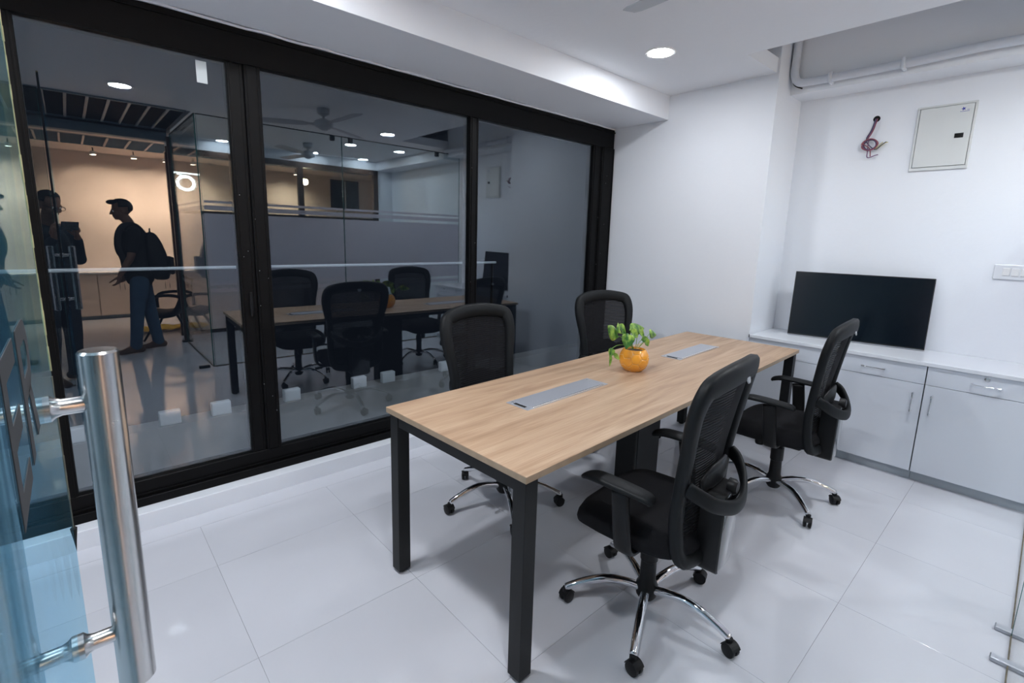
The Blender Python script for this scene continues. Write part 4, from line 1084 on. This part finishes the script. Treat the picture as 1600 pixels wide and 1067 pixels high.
ph_, Jq, mt_ = person(dict(label='person with glasses holding a phone up in both hands, mirrored beside the door edge', base=(O.x, O.y, 0), J=Jp, face=tuple(F + V((0, 0, -.25))), up=(0, 0, 1), shirt=M['shirt2'], trousers=M['denimd'], shoe=M['shoe'], sleeve=1.0,
              handR=(tuple(V((0, 0, 1)) - Rr * .04), tuple(-Rr), 1, .42), handL=(tuple(V((0, 0, 1)) + Rr * .04), tuple(Rr), -1, .42)))
bm = bmesh.new()
for s in (-1, 1):
    tube(bm, [(s * .032 + .022 * math.cos(a), .108, -.012 + .017 * math.sin(a)) for a in [2 * PI * k / 16 for k in range(16)]], .002, 6, closed=True)
    tube(bm, [(s * .054, .106, -.008), (s * .072, .07, -.006), (s * .078, .0, -.010)], .0018, 6)
tube(bm, [(-.010, .109, -.010), (.010, .109, -.010)], .002, 6); bmesh.ops.transform(bm, matrix=mt_, verts=bm.verts)
fin(bm, 'glasses', M['blackp'], ph_, smooth=True)
# the phone itself: landscape, directly behind the view point
pt = thing('phone', 'dark phone held sideways at eye height by the mirrored person', 'phone', (-F.x * .022 + Rr.x * .052, -F.y * .022 + Rr.y * .052, 1.452), fa - PI / 2)
bm = bmesh.new(); abox(bm, -.078, .078, -.0045, .0045, -.037, .037, .004, 2); bmesh.ops.transform(bm, matrix=Matrix.Rotation(R(-10), 4, 'X'), verts=bm.verts); fin(bm, 'phone_body', M['phone'], pt)
bm = bmesh.new(); abox(bm, -.074, -.045, .0045, .0062, .004, .033, .003, 2); bmesh.ops.transform(bm, matrix=Matrix.Rotation(R(-10), 4, 'X'), verts=bm.verts); fin(bm, 'camera_bump', M['gloss'], pt)

# ---------------------------------------------------------------- lobby things seen in the mirror
lc = thing('lounge_chair', 'black lounge chair on splayed legs behind the mirrored man', 'chair', (.93, -2.05, 0), R(20))
bm = bmesh.new(); tube(bm, [(-.22, 0, .36), (-.05, 0, .33), (.10, 0, .38), (.19, 0, .58), (.22, 0, .80), (.22, 0, .86)], [.8, 1, 1, 1, .9, .6], 18, sub=4, flat=(.05, .23), ref=V((0, 0, 1)))
fin(bm, 'seat_shell', M['bag'], lc, smooth=True)
for sx, sy in ((-1, -1), (-1, 1), (1, -1), (1, 1)): ltube('leg', [(sx * .10, sy * .12, .32), (sx * .27, sy * .21, 0)], [.018, .012], M['tableblack'], lc)
for sy in (-1, 1): ltube('armrest', [(-.2, sy * .24, .38), (-.18, sy * .25, .56), (.05, sy * .25, .60), (.20, sy * .22, .56)], .02, M['bag'], lc, sub=4)
mtx = thing('floor_light_bar', 'bright white light bar lying on the lobby floor beside a yellow cloth', 'light', (1.355, -2.45, 0))
box('housing', -.19, .19, -.02, .02, 0, .018, M['alu'], mtx); box('diffuser', -.185, .185, .0205, .0225, .002, .018, M['strip'], mtx); box('diffuser', -.185, .185, -.015, .015, .0185, .021, M['strip'], mtx)
yc = thing('yellow_cloth', 'crumpled yellow cloth on the lobby floor', 'cloth', (1.25, -2.72, 0))
bm = bmesh.new(); g = [[bm.verts.new((x * .09, y * .05, .015 + .05 * abs(math.sin(x * 1.9 + y * .7) * math.cos(y * 1.3 - x * .5)))) for x in range(-7, 8)] for y in range(-4, 5)]
for a, b in zip(g, g[1:]):
    for k in range(14): bm.faces.new((a[k], a[k + 1], b[k + 1], b[k]))
fin(bm, 'folded_cloth', M['yellow'], yc, smooth=True)
rg = thing('ring_pendant', 'glowing white ring pendant lamp with a straight bar on top, mirrored beside the brown post', 'pendant lamp', (1.38, -3.0, 2.127))
for x in (-.10, .10): ltube('cable', [(x, 0, .14), (x, 0, .47)], .002, M['blackp'], rg, n=6)
bm = bmesh.new(); tube(bm, [(.105 * math.cos(a) + .0, .0, .095 * math.sin(a) - .01) for a in [2 * PI * k / 32 for k in range(32)]], .022, 10, closed=True); fin(bm, 'ring_tube', M['ring'], rg, smooth=True)
ltube('bar_tube', [(-.19, 0, .135), (.18, 0, .128)], .012, M['ring'], rg); ltube('bar_link', [(-.10, 0, .125), (-.04, 0, .09)], .014, M['ring'], rg)
pd = thing('bulb_pendant', 'small warm bulb pendant mirrored behind the brown screen', 'pendant lamp', (3.073, -3.0, 2.60))
ltube('cable', [(0, 0, 0), (0, 0, -.24)], .003, M['blackp'], pd, n=6)
llathe('bulb', [(0, -.24), (.02, -.25), (.04, -.29), (.045, -.32), (.03, -.35), (0, -.36)], M['bulb'], pd, 20)
lp = bpy.data.lights.new('bulb_light', 'POINT'); lp.energy = 25; lp.color = (1, .7, .4); lp.shadow_soft_size = .05; lo = bpy.data.objects.new('bulb_light', lp); COL.objects.link(lo); lo.parent = pd; lo.location = (0, .12, -.32)
for i in range(1, 4):
    x = -.62 + i * .60
    t = thing('lobby_cabinet', ['low cream cabinet at the left of the mirrored lobby wall', 'low cream cabinet mirrored between the two people', 'low cream cabinet mirrored behind the man with the backpack', 'low cream cabinet mirrored behind the lounge chair'][i], 'cabinet', (x, -4.40, 0), 0, 'low cabinets along the lobby wall')
    box('body', -.298, .298, -.21, .18, .06, .72, M['wallwarm'], t); box('plinth', -.298, .298, -.2, .15, 0, .06, M['bulk'], t)
    for s in (-1, 1):
        d_ = box('door', min(0, s * .296) + .002, max(0, s * .296) - .002, .18, .198, .07, .70, M['wallwarm'], t, bev=.001)
        ltube('handle', [(s * .03, .205, .45), (s * .03, .205, .55)], .005, M['steel'], d_)
    box('top', -.3, .3, -.21, .21, .722, .742, M['lamtop'], t)
wn = sempty('window_6'); setlabel(wn, 'dark two pane window high on the lobby wall, seen small in the reflection', 'window')
box('frame', 4.2, 4.82, -4.63, -4.60, 1.93, 2.55, M['brownframe'], wn)
for a, b in ((4.23, 4.50), (4.53, 4.79)): box('pane', a, b, -4.60, -4.595, 1.96, 2.52, M['tvblack'], wn)
box('mullion', 4.505, 4.525, -4.602, -4.59, 1.95, 2.53, M['lampring'], wn)
